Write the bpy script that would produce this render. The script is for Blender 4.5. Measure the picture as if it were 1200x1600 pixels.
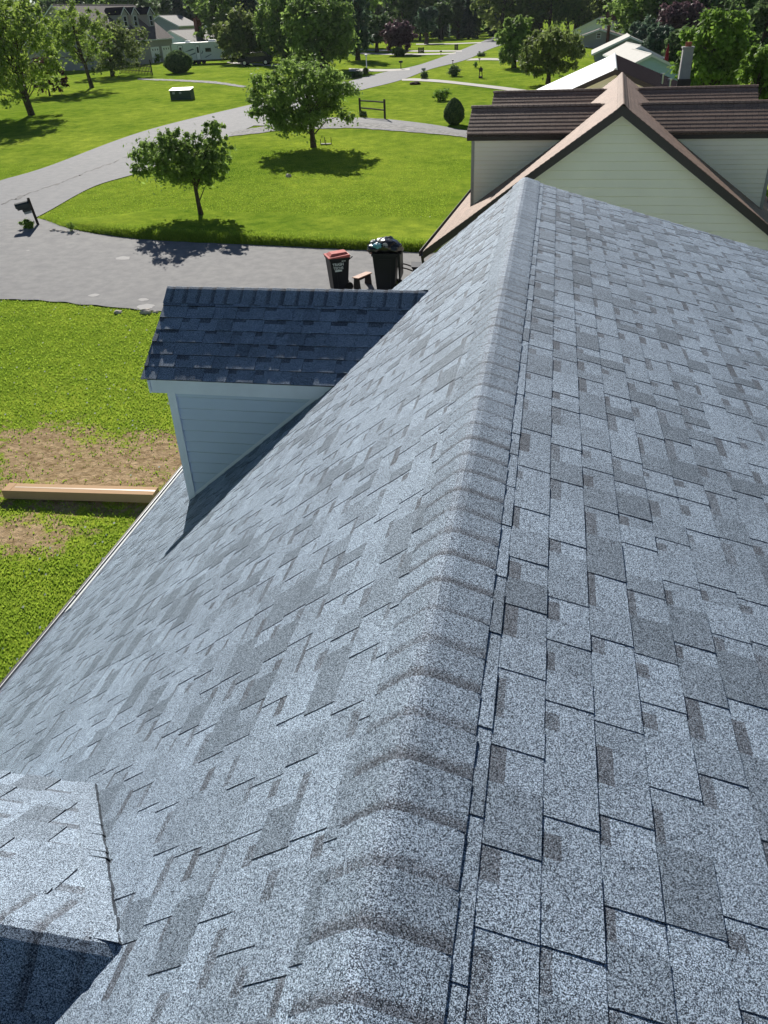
import bpy, math, random
import numpy as np
from mathutils import Vector, Matrix, noise
for o in list(bpy.data.objects): bpy.data.objects.remove(o)
S = bpy.context.scene; C = S.collection
# ---------------------------------------------------------------- camera (solved from the roof's own lines)
F, YAW, PITCH, ROLL = 1212.0, 0.2136, 0.56664, -0.04682
CAM = np.array([0.259, 0.0, 1.532])
def cam_basis():
    f = np.array([-math.sin(YAW)*math.cos(PITCH), math.cos(YAW)*math.cos(PITCH), -math.sin(PITCH)])
    r = np.array([math.cos(YAW), math.sin(YAW), 0.0]); u = np.cross(r, f)
    return math.cos(ROLL)*r + math.sin(ROLL)*u, -math.sin(ROLL)*r + math.cos(ROLL)*u, f
CR, CU, CF = cam_basis()
cd = bpy.data.cameras.new('camera'); cam = bpy.data.objects.new('camera', cd); C.objects.link(cam)
cam.matrix_world = Matrix(((CR[0], CU[0], -CF[0], CAM[0]), (CR[1], CU[1], -CF[1], CAM[1]), (CR[2], CU[2], -CF[2], CAM[2]), (0, 0, 0, 1)))
cd.sensor_fit = 'VERTICAL'; cd.sensor_height = 36.0; cd.lens = F/1600*36.0; cd.clip_start = 0.05; cd.clip_end = 6000
S.camera = cam; S.render.resolution_x = 768; S.render.resolution_y = 1024
# ---------------------------------------------------------------- sky, sun, exposure
SUN_AZ, SUN_EL = math.radians(-23.6), math.radians(31.5)
w = bpy.data.worlds.new('World'); S.world = w; w.use_nodes = True
nt = w.node_tree; bg = nt.nodes['Background']; sky = nt.nodes.new('ShaderNodeTexSky')
sky.sky_type = 'NISHITA'; sky.sun_disc = False; sky.sun_elevation = SUN_EL; sky.sun_rotation = SUN_AZ
sky.air_density = 0.75; sky.dust_density = 0.1; sky.ozone_density = 1.6
nt.links.new(sky.outputs[0], bg.inputs[0]); bg.inputs[1].default_value = 0.05
sl = bpy.data.lights.new('sun', 'SUN'); sl.energy = 5.0; sl.angle = math.radians(0.5); sl.color = (1.0, 0.95, 0.87)
so = bpy.data.objects.new('sun', sl); C.objects.link(so); so.location = (-20, 40, 40)
SD = Vector((math.sin(SUN_AZ)*math.cos(SUN_EL), math.cos(SUN_AZ)*math.cos(SUN_EL), math.sin(SUN_EL)))
so.rotation_euler = SD.to_track_quat('Z', 'Y').to_euler()
S.view_settings.view_transform = 'Standard'; S.view_settings.look = 'None'; S.view_settings.exposure = 0.6; S.view_settings.gamma = 1.0
rng = np.random.default_rng(7); random.seed(7)
R = math.radians
# ---------------------------------------------------------------- terrain height and pixel-to-ground
_D = np.concatenate([np.linspace(0, 320, 641), [500, 900, 3000]])
_P = ([0, 14, 26, 40, 60, 85, 130, 200, 300, 3000], [-6.6, -6.6, -6.05, -5.4, -4.65, -3.95, -2.95, -2.9, -3.3, -3.3])
_Z = np.array([np.mean(np.interp(np.linspace(d*0.82, d*1.18+4, 25), *_P)) for d in _D])
def sst(a, b, x):
    t = np.clip((x-a)/(b-a), 0, 1); return t*t*(3-2*t)
def hgt(x, y):
    d = np.hypot(x, y); z = np.interp(d, _D, _Z)
    return z - 1.6*sst(0.03, 0.13, np.asarray(x)/np.maximum(d, 1e-3))*sst(30, 60, d)*(1-sst(200, 260, d))
def ray(px, py):
    return CR*((px-600)/F) - CU*((py-800)/F) + CF
def at(px, py, dmax=900.0):
    v = ray(px, py); v = v/np.hypot(v[0], v[1]); d = 6.0
    while d < dmax:
        P = CAM + v*d
        if P[2] < hgt(P[0], P[1]): break
        d += 0.5
    a, b = d-0.5, d
    for _ in range(20):
        m = (a+b)/2; P = CAM + v*m
        if P[2] < hgt(P[0], P[1]): b = m
        else: a = m
    P = CAM + v*a; P[2] = hgt(P[0], P[1]); return P
def hy(px): return 28.0 - 0.0469*(px-600)
def atD(px, D):
    v = ray(px, hy(px)); v = v/np.hypot(v[0], v[1]); P = CAM + v*D; P[2] = hgt(P[0], P[1]); return P
def proj(P):
    q = np.asarray(P, float)-CAM; return 600+F*(q@CR)/(q@CF), 800-F*(q@CU)/(q@CF)
def ppm(P): return F/((np.asarray(P)-CAM)@CF)                       # pixels per metre, sideways
def up_to(P, py):                                                   # how tall a thing standing at P is if its top is at row py
    a, b = 0.0, 80.0
    for _ in range(40):
        m = (a+b)/2
        if proj(np.array(P)+[0, 0, m])[1] > py: a = m
        else: b = m
    return a
# ---------------------------------------------------------------- materials
def mat(name, col=(0.5, 0.5, 0.5), rough=0.8, spec=0.3, var=0.0, scale=5.0, bump=0.0, bscale=None, metal=0.0, col2=None, detail=4):
    m = bpy.data.materials.new(name); m.use_nodes = True; n = m.node_tree.nodes; l = m.node_tree.links
    b = n['Principled BSDF']; b.inputs['Roughness'].default_value = rough; b.inputs['Specular IOR Level'].default_value = spec; b.inputs['Metallic'].default_value = metal
    b.inputs['Base Color'].default_value = (*col, 1)
    tc = n.new('ShaderNodeTexCoord')
    if var or col2:
        no = n.new('ShaderNodeTexNoise'); no.inputs['Scale'].default_value = scale; no.inputs['Detail'].default_value = detail; no.inputs['Roughness'].default_value = 0.62
        l.new(tc.outputs['Object'], no.inputs['Vector'])
        rp = n.new('ShaderNodeValToRGB'); rp.color_ramp.elements[0].position = 0.32; rp.color_ramp.elements[1].position = 0.68
        c2 = col2 or tuple(min(1, c*(1+var)) for c in col); c1 = col if col2 else tuple(c*(1-var) for c in col)
        rp.color_ramp.elements[0].color = (*c1, 1); rp.color_ramp.elements[1].color = (*c2, 1)
        l.new(no.outputs['Fac'], rp.inputs[0]); l.new(rp.outputs[0], b.inputs['Base Color'])
    if bump:
        nb = n.new('ShaderNodeTexNoise'); nb.inputs['Scale'].default_value = bscale or scale*6; nb.inputs['Detail'].default_value = 3
        l.new(tc.outputs['Object'], nb.inputs['Vector'])
        bp = n.new('ShaderNodeBump'); bp.inputs['Strength'].default_value = bump; bp.inputs['Distance'].default_value = 0.02
        l.new(nb.outputs['Fac'], bp.inputs['Height']); l.new(bp.outputs[0], b.inputs['Normal'])
    return m
def shingle_mat(name, dark, mid, light, brown, scale=560.0, blotch=0.25, sheen=0.15):
    """mineral granules: every granule its own colour; corner attribute Col: R = blend tone, G = share of the dark brown band"""
    m = bpy.data.materials.new(name); m.use_nodes = True; n = m.node_tree.nodes; l = m.node_tree.links
    b = n['Principled BSDF']; b.inputs['Roughness'].default_value = 0.72; b.inputs['Specular IOR Level'].default_value = sheen
    tc = n.new('ShaderNodeTexCoord'); vo = n.new('ShaderNodeTexVoronoi'); vo.inputs['Scale'].default_value = scale
    l.new(tc.outputs['Object'], vo.inputs['Vector'])
    sp = n.new('ShaderNodeSeparateColor'); l.new(vo.outputs['Color'], sp.inputs[0])
    vo2 = n.new('ShaderNodeTexNoise'); vo2.inputs['Scale'].default_value = scale*0.33; vo2.inputs['Detail'].default_value = 1; l.new(tc.outputs['Object'], vo2.inputs['Vector'])
    mx0 = n.new('ShaderNodeMath'); mx0.operation = 'MULTIPLY_ADD'; l.new(vo2.outputs['Fac'], mx0.inputs[0]); mx0.inputs[1].default_value = 0.25; mx0.inputs[2].default_value = -0.125
    ad = n.new('ShaderNodeMath'); ad.operation = 'ADD'; l.new(sp.outputs[0], ad.inputs[0]); l.new(mx0.outputs[0], ad.inputs[1])
    rp = n.new('ShaderNodeValToRGB'); e = rp.color_ramp.elements; rp.color_ramp.interpolation = 'LINEAR'
    e[0].position = 0.12; e[0].color = (*dark, 1); e[1].position = 0.85; e[1].color = (*light, 1)
    k = e.new(0.45); k.color = (*mid, 1); l.new(ad.outputs[0], rp.inputs[0])
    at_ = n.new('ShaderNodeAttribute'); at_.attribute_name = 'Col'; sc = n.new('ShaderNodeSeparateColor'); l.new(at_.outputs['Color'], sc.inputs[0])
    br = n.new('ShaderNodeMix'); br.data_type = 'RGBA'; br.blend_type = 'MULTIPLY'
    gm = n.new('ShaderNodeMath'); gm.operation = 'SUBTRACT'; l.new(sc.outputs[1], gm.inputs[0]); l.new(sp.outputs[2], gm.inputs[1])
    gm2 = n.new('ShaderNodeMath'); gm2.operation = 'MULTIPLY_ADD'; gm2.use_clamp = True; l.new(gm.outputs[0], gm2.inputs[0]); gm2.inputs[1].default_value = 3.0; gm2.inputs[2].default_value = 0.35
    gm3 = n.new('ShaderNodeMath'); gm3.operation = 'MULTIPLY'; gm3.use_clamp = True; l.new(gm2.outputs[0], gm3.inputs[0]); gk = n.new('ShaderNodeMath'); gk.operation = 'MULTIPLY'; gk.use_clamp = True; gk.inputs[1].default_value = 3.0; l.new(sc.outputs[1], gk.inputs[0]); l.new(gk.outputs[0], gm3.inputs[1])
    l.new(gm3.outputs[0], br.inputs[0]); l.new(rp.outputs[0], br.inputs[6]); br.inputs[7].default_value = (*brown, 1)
    bl = n.new('ShaderNodeTexNoise'); bl.inputs['Scale'].default_value = 2.2; bl.inputs['Detail'].default_value = 4; l.new(tc.outputs['Object'], bl.inputs['Vector'])
    mm = n.new('ShaderNodeMath'); mm.operation = 'MULTIPLY_ADD'; l.new(bl.outputs['Fac'], mm.inputs[0]); mm.inputs[1].default_value = blotch*2; mm.inputs[2].default_value = 1-blotch
    m3 = n.new('ShaderNodeMath'); m3.operation = 'MULTIPLY'; l.new(mm.outputs[0], m3.inputs[0]); l.new(sc.outputs[0], m3.inputs[1])
    sc2 = n.new('ShaderNodeVectorMath'); sc2.operation = 'SCALE'; l.new(br.outputs[2], sc2.inputs[0]); l.new(m3.outputs[0], sc2.inputs['Scale'])
    l.new(sc2.outputs[0], b.inputs['Base Color'])
    bp = n.new('ShaderNodeBump'); bp.inputs['Strength'].default_value = 0.5; bp.inputs['Distance'].default_value = 0.0015
    l.new(sp.outputs[1], bp.inputs['Height']); l.new(bp.outputs[0], b.inputs['Normal'])
    return m
def leaf_mat(name, c1, c2, trans=0.35, rough=0.45):
    m = bpy.data.materials.new(name); m.use_nodes = True; n = m.node_tree.nodes; l = m.node_tree.links
    b = n['Principled BSDF']; b.inputs['Roughness'].default_value = 0.6; b.inputs['Specular IOR Level'].default_value = 0.1
    at_ = n.new('ShaderNodeAttribute'); at_.attribute_name = 'Col'; sc = n.new('ShaderNodeSeparateColor'); l.new(at_.outputs['Color'], sc.inputs[0])
    mx = n.new('ShaderNodeMix'); mx.data_type = 'RGBA'; l.new(sc.outputs[0], mx.inputs[0]); mx.inputs[6].default_value = (*c1, 1); mx.inputs[7].default_value = (*c2, 1)
    l.new(mx.outputs[2], b.inputs['Base Color'])
    t = n.new('ShaderNodeBsdfTranslucent'); l.new(mx.outputs[2], t.inputs[0]); ms = n.new('ShaderNodeMixShader'); ms.inputs[0].default_value = trans
    l.new(b.outputs[0], ms.inputs[1]); l.new(t.outputs[0], ms.inputs[2]); l.new(ms.outputs[0], n['Material Output'].inputs[0])
    return m
M = {}
M['shingle'] = shingle_mat('grey_granule_shingle', (0.008, 0.011, 0.017), (0.082, 0.113, 0.156), (0.49, 0.60, 0.73), (0.46, 0.42, 0.41))
M['brown_shingle'] = shingle_mat('brown_granule_shingle', (0.12, 0.07, 0.048), (0.26, 0.165, 0.12), (0.36, 0.25, 0.19), (0.8, 0.75, 0.7), scale=150, blotch=0.12, sheen=0.25)
M['blue_siding'] = mat('pale_blue_vinyl', (0.53, 0.63, 0.76), 0.5, 0.4, var=0.03, scale=1.5)
M['cream_siding'] = mat('cream_vinyl', (0.86, 0.79, 0.66), 0.5, 0.4, var=0.03, scale=1.2)
M['white_trim'] = mat('white_trim', (0.72, 0.74, 0.76), 0.45, 0.4, var=0.03, scale=2)
M['fascia_white'] = mat('painted_fascia', (0.74, 0.80, 0.88), 0.4, 0.5, var=0.05, scale=3)
M['brown_trim'] = mat('dark_brown_trim', (0.030, 0.020, 0.017), 0.5, 0.4, var=0.1, scale=3)
M['dark_metal'] = mat('dark_gutter_inside', (0.03, 0.03, 0.032), 0.6, 0.3)
M['wood_deck'] = mat('roof_deck', (0.05, 0.045, 0.04), 0.9, 0.1)
M['asphalt'] = mat('road_asphalt', (0.24, 0.245, 0.25), 0.85, 0.25, scale=0.35, col2=(0.31, 0.31, 0.315), bump=0.3, bscale=60)
M['concrete'] = mat('pale_concrete', (0.42, 0.40, 0.36), 0.85, 0.2, var=0.08, scale=1.0, bump=0.2)
M['gravel'] = mat('grey_gravel', (0.13, 0.13, 0.13), 0.95, 0.2, scale=3.5, col2=(0.36, 0.35, 0.33), bump=0.8, bscale=12, detail=8)
M['glare_roof'] = mat('sun_glare_white', (0.78, 0.78, 0.76), 0.35, 0.5, var=0.03)  # sun glare on one roof slope, put into the base colour
M['black_roof'] = mat('charcoal_shingle', (0.028, 0.024, 0.027), 1.0, 0.0, var=0.2, scale=6)
M['grey_roof'] = mat('worn_grey_shingle', (0.17, 0.16, 0.155), 0.8, 0.3, var=0.15, scale=3)
M['tan_roof'] = mat('faded_brown_shingle', (0.13, 0.105, 0.095), 0.85, 0.2, var=0.15, scale=3)
M['pale_roof'] = mat('sun_bleached_shingle', (0.42, 0.41, 0.38), 0.8, 0.3, var=0.1, scale=3)
M['lblue'] = mat('light_blue_siding', (0.42, 0.58, 0.66), 0.5, 0.4, var=0.02)
M['beige'] = mat('beige_siding', (0.34, 0.33, 0.30), 0.7, 0.3, var=0.05)
M['greyside'] = mat('grey_siding', (0.30, 0.34, 0.36), 0.7, 0.3, var=0.05)
M['white'] = mat('white_paint', (0.88, 0.88, 0.88), 0.5, 0.4, var=0.03)
M['glass'] = mat('window_glass', (0.02, 0.025, 0.03), 0.08, 0.8)
M['brick'] = mat('red_brick', (0.16, 0.06, 0.045), 0.85, 0.2, var=0.3, scale=6)
M['chimney'] = mat('pale_chimney_stucco', (0.34, 0.33, 0.33), 0.85, 0.2, var=0.12, scale=2)
M['flue'] = mat('clay_flue', (0.30, 0.10, 0.06), 0.8, 0.2, var=0.2)
M['black_plastic'] = mat('black_plastic', (0.008, 0.009, 0.014), 0.45, 0.2, var=0.1, scale=4)
M['red_plastic'] = mat('faded_red_plastic', (0.46, 0.11, 0.10), 0.75, 0.12, var=0.15, scale=3)
M['bag'] = mat('black_bin_bag', (0.012, 0.012, 0.014), 0.22, 0.6, bump=0.6, bscale=9, var=0.2)
M['bag_teal'] = mat('teal_bag', (0.10, 0.32, 0.40), 0.3, 0.5)
M['bag_white'] = mat('white_bag', (0.34, 0.36, 0.37), 0.6, 0.3)
M['wood'] = mat('orange_brown_wood', (0.30, 0.12, 0.05), 0.6, 0.3, var=0.2, scale=6)
M['dwood'] = mat('weathered_dark_wood', (0.055, 0.045, 0.04), 0.85, 0.2, var=0.2, scale=5)
M['cardboard'] = mat('cardboard', (0.46, 0.30, 0.17), 0.85, 0.15, var=0.05, scale=2, bump=0.05, bscale=20)
M['tape'] = mat('packing_tape', (0.55, 0.42, 0.28), 0.3, 0.5)
M['mail_dark'] = mat('dark_green_metal', (0.012, 0.022, 0.026), 0.4, 0.5)
M['green_box'] = mat('utility_green_metal', (0.045, 0.075, 0.05), 0.6, 0.3, var=0.08)
M['green_top'] = mat('faded_green_metal', (0.25, 0.31, 0.22), 0.5, 0.4, var=0.05)
M['red_cloth'] = mat('dark_red_cloth', (0.18, 0.015, 0.02), 0.85, 0.2)
M['bark'] = mat('bark', (0.075, 0.058, 0.045), 0.95, 0.1, var=0.4, scale=8, bump=0.6, bscale=30)
M['stone'] = mat('pale_stone', (0.42, 0.38, 0.33), 0.9, 0.2, var=0.2, scale=4, bump=0.4)
M['mulch'] = mat('brown_mulch', (0.05, 0.03, 0.02), 0.95, 0.1, var=0.5, scale=9, bump=0.8)
M['rubber'] = mat('tyre_rubber', (0.012, 0.012, 0.012), 0.8, 0.2)
M['chrome'] = mat('steel', (0.5, 0.5, 0.52), 0.3, 0.5, metal=0.8)
M['stripe'] = mat('slate_blue_graphic', (0.06, 0.09, 0.14), 0.4, 0.5)
M['rv_body'] = mat('caravan_white', (0.62, 0.66, 0.66), 0.35, 0.5, var=0.03)
M['car_paint'] = mat('black_car_paint', (0.008, 0.009, 0.014), 0.35, 0.3)
M['text'] = mat('white_lettering', (0.62, 0.65, 0.65), 0.6, 0.3)
M['soil'] = mat('pale_patch', (0.42, 0.41, 0.40), 0.9, 0.1)
M['leaf'] = leaf_mat('glossy_leaf', (0.085, 0.15, 0.04), (0.30, 0.43, 0.10), 0.52)
M['leaf_bright'] = leaf_mat('bright_leaf', (0.08, 0.16, 0.025), (0.24, 0.38, 0.06), 0.5)
M['leaf_yellow'] = leaf_mat('yellow_green_leaf', (0.11, 0.19, 0.03), (0.33, 0.43, 0.08), 0.52)
M['leaf_dark'] = leaf_mat('dark_leaf', (0.055, 0.10, 0.045), (0.17, 0.25, 0.085), 0.5)
M['leaf_olive'] = leaf_mat('olive_leaf', (0.09, 0.135, 0.04), (0.26, 0.32, 0.09), 0.5)
M['needle'] = leaf_mat('blue_green_needles', (0.05, 0.09, 0.062), (0.14, 0.21, 0.13), 0.4)
M['leaf_purple'] = leaf_mat('plum_leaf', (0.045, 0.024, 0.032), (0.20, 0.12, 0.14), 0.35)
M['leaf_red'] = leaf_mat('maroon_leaf', (0.035, 0.014, 0.014), (0.13, 0.045, 0.035), 0.35)
M['blade'] = leaf_mat('grass_blade', (0.20, 0.31, 0.03), (0.42, 0.55, 0.07), 0.5, 0.6)
# ---------------------------------------------------------------- object helpers
def tag(o, label=None, cat=None, group=None, kind=None):
    if label: o['label'] = label
    if cat: o['category'] = cat
    if group: o['group'] = group
    if kind: o['kind'] = kind
    return o
def empty(name, loc, label, cat, group=None, rz=0.0):
    o = bpy.data.objects.new(name, None); C.objects.link(o); o.location = Vector([float(a) for a in loc]); o.rotation_euler = (0, 0, rz)
    o.empty_display_size = 0.3
    return tag(o, label, cat, group)
def wmat(o):
    m = Matrix.LocRotScale(o.location, o.rotation_euler, o.scale)
    return (wmat(o.parent) @ o.matrix_parent_inverse @ m) if o.parent else m
def link(name, me, parent=None, world=False):
    o = bpy.data.objects.new(name, me); C.objects.link(o)
    if parent:
        o.parent = parent
        if world: o.matrix_parent_inverse = wmat(parent).inverted()
    return o
class MB:
    def __init__(s): s.v = []; s.f = []; s.m = []; s.c = []
    def poly(s, pts, m=0, c=(1, 0, 0)):
        i = len(s.v); s.v.extend([tuple(float(a) for a in p) for p in pts]); s.f.append(tuple(range(i, i+len(pts)))); s.m.append(m); s.c.append(c)
    def hexa(s, p, m=0, c=(1, 0, 0)):   # p: 8 points, bottom 0-3 ccw, top 4-7
        for q in ((0, 3, 2, 1), (4, 5, 6, 7), (0, 1, 5, 4), (1, 2, 6, 5), (2, 3, 7, 6), (3, 0, 4, 7)): s.poly([p[k] for k in q], m, c)
    def box(s, x0, x1, y0, y1, z0, z1, m=0, c=(1, 0, 0), T=None):
        p = [(x0, y0, z0), (x1, y0, z0), (x1, y1, z0), (x0, y1, z0), (x0, y0, z1), (x1, y0, z1), (x1, y1, z1), (x0, y1, z1)]
        if T: p = [T @ Vector(a) for a in p]
        s.hexa(p, m, c)
    def taper(s, cx, cy, z0, z1, a0, b0, a1, b1, m=0, off=(0, 0)):
        ox, oy = off
        s.hexa([(cx-a0, cy-b0, z0), (cx+a0, cy-b0, z0), (cx+a0, cy+b0, z0), (cx-a0, cy+b0, z0), (cx-a1+ox, cy-b1+oy, z1), (cx+a1+ox, cy-b1+oy, z1), (cx+a1+ox, cy+b1+oy, z1), (cx-a1+ox, cy+b1+oy, z1)], m)
    def tube(s, pts, rad, n=8, m=0, cap=True):
        P = [Vector([float(a) for a in p]) for p in pts]; rings = []
        if not hasattr(rad, '__len__'): rad = [rad]*len(P)
        for k, p in enumerate(P):
            t = (P[min(k+1, len(P)-1)]-P[max(k-1, 0)]).normalized(); a = t.orthogonal().normalized() if k == 0 else (a0 - t*a0.dot(t)).normalized()
            a0 = a; b = t.cross(a); i = len(s.v)
            for j in range(n):
                q = p + (a*math.cos(2*math.pi*j/n)+b*math.sin(2*math.pi*j/n))*rad[k]; s.v.append(tuple(q))
            rings.append(i)
        for k in range(len(P)-1):
            for j in range(n):
                s.f.append((rings[k]+j, rings[k]+(j+1) % n, rings[k+1]+(j+1) % n, rings[k+1]+j)); s.m.append(m); s.c.append((1, 0, 0))
        if cap:
            s.f.append(tuple(rings[0]+j for j in reversed(range(n)))); s.m.append(m); s.c.append((1, 0, 0))
            s.f.append(tuple(rings[-1]+j for j in range(n))); s.m.append(m); s.c.append((1, 0, 0))
    def prism(s, pts, d, m=0):   # flat outline pts, extruded by the vector d
        d = Vector(d); P = [Vector([float(a) for a in p]) for p in pts]; Q = [p+d for p in P]
        s.poly(P, m); s.poly(list(reversed(Q)), m)
        for k in range(len(P)): s.poly([P[k], Q[k], Q[(k+1) % len(P)], P[(k+1) % len(P)]], m)
    def build(s, name, mats, parent=None, world=False, smooth=False, bevel=0.0):
        me = bpy.data.meshes.new(name); me.from_pydata(s.v, [], s.f)
        for m_ in (mats if isinstance(mats, (list, tuple)) else [mats]): me.materials.append(m_)
        me.polygons.foreach_set('material_index', s.m)
        ca = me.color_attributes.new('Col', 'FLOAT_COLOR', 'CORNER')
        tot = [len(f) for f in s.f]; cols = np.repeat(np.array([(*c[:3], 1.0) for c in s.c], dtype=np.float32), tot, axis=0)
        o_ = 0
        for c, t_ in zip(s.c, tot):
            if len(c) == 4: cols[o_:o_+t_, 0] = c[0]; cols[o_:o_+t_, 1] = c[3]
            o_ += t_
        ca.data.foreach_set('color', cols.ravel())
        if smooth: me.polygons.foreach_set('use_smooth', [True]*len(s.f))
        me.validate(); me.update()
        o = link(name, me, parent, world)
        if bevel:
            bm_ = o.modifiers.new('bevel', 'BEVEL'); bm_.width = bevel; bm_.segments = 2; bm_.limit_method = 'ANGLE'
        return o
def fast_mesh(name, V, mats, tone=None, k=4):
    """V: (n, k, 3) loose faces"""
    n = len(V); me = bpy.data.meshes.new(name); me.vertices.add(n*k); me.vertices.foreach_set('co', np.ascontiguousarray(V, dtype=np.float32).ravel())
    me.loops.add(n*k); me.loops.foreach_set('vertex_index', np.arange(n*k, dtype=np.int32)); me.polygons.add(n)
    me.polygons.foreach_set('loop_start', np.arange(0, n*k, k, dtype=np.int32))
    if tone is not None:
        ca = me.color_attributes.new('Col', 'FLOAT_COLOR', 'CORNER'); c = np.ones((n, k, 4), np.float32); c[..., 0] = np.asarray(tone)[:, None]; c[..., 1] = 0; ca.data.foreach_set('color', c.ravel())
    me.materials.append(mats); me.update(calc_edges=True); return me
# ---------------------------------------------------------------- shingles, caps, siding
def slope_shingles(mb, O, A, B, L, H, e=0.143, start=0.0, style='laminate', seed=1, hb=0.0056, hr=0.0075, b_min=0.0):
    """O = upper corner on the deck, A = unit vector along the courses, B = unit vector down the slope; course edges at start+k*e below O"""
    r = random.Random(seed); O, A, B = Vector(O), Vector(A).normalized(), Vector(B).normalized(); N = A.cross(B).normalized()
    if N.z < 0: N = -N
    flip = A.cross(B).z < 0
    def P(a, b, h): return O + A*a + B*b + N*h
    def q(pts, c):
        mb.poly(pts if not flip else list(reversed(pts)), 0, c)
    def top(a0, a1, b0, b1, h0, h1, c): q([P(a0, b0, h0), P(a1, b0, h0), P(a1, b1, h1), P(a0, b1, h1)], c)
    def front(a0, a1, b1, h1, c, lo=-0.002): q([P(a0, b1, h1), P(a1, b1, h1), P(a1, b1, lo), P(a0, b1, lo)], c)
    k = 0; b1 = start if start > 0 else e
    while b1 <= H + 1e-4:
        if b1 < b_min+0.03: b1 += e; k += 1; continue
        b0 = max(b1-e-0.01, b_min); a = -r.random()*0.3
        t0 = (e-(b1-b0))/e
        lb, lr = 0.0008, 0.0028
        ctone = 0.95+0.1*r.random()
        if style == 'laminate':
            while a < L:
                wr = r.choice((0.10, 0.13, 0.16, 0.2, 0.27))*(0.9+0.2*r.random()); wc = r.choice((0.08, 0.11, 0.15, 0.2))*(0.9+0.2*r.random())
                x0, x1 = max(a, 0), min(a+wr, L); y0, y1 = max(a+wr, 0), min(a+wr+wc, L); j = (r.random()-0.5)*0.0024
                tr = ctone*r.choice((0.64, 0.78, 0.92, 1.0, 1.06)); tb = ctone*r.choice((0.9, 1.0, 1.06, 1.1))
                lift = r.random()*0.0018
                if x1 > x0:
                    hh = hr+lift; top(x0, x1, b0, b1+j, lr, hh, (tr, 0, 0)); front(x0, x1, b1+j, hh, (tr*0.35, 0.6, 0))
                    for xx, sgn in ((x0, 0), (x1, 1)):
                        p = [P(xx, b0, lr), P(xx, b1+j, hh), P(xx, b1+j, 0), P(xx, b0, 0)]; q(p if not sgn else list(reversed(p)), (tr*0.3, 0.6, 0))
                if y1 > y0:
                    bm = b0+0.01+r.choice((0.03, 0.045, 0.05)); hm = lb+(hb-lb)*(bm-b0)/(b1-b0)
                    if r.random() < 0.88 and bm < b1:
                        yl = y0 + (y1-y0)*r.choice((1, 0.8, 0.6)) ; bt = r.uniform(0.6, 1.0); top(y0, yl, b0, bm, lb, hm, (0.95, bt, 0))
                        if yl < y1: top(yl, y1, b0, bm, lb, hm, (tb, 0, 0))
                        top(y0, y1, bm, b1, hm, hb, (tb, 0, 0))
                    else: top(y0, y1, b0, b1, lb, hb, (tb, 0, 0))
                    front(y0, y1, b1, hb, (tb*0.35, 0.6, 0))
                a += wr+wc
        else:
            off = (k % 2)*0.15; a = -off; wtab = 0.30
            while a < L:
                x0, x1 = max(a+0.003, 0), min(a+wtab-0.003, L); t = ctone*r.uniform(0.86, 1.08)
                if x1 > x0:
                    j = (r.random()-0.5)*0.004
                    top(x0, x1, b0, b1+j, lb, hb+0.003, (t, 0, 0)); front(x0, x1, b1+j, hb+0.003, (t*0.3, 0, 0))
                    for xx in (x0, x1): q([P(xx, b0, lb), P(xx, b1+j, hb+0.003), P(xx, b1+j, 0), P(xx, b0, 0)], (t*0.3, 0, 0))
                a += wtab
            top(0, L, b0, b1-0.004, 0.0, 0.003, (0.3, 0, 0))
        b1 += e; k += 1
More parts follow.
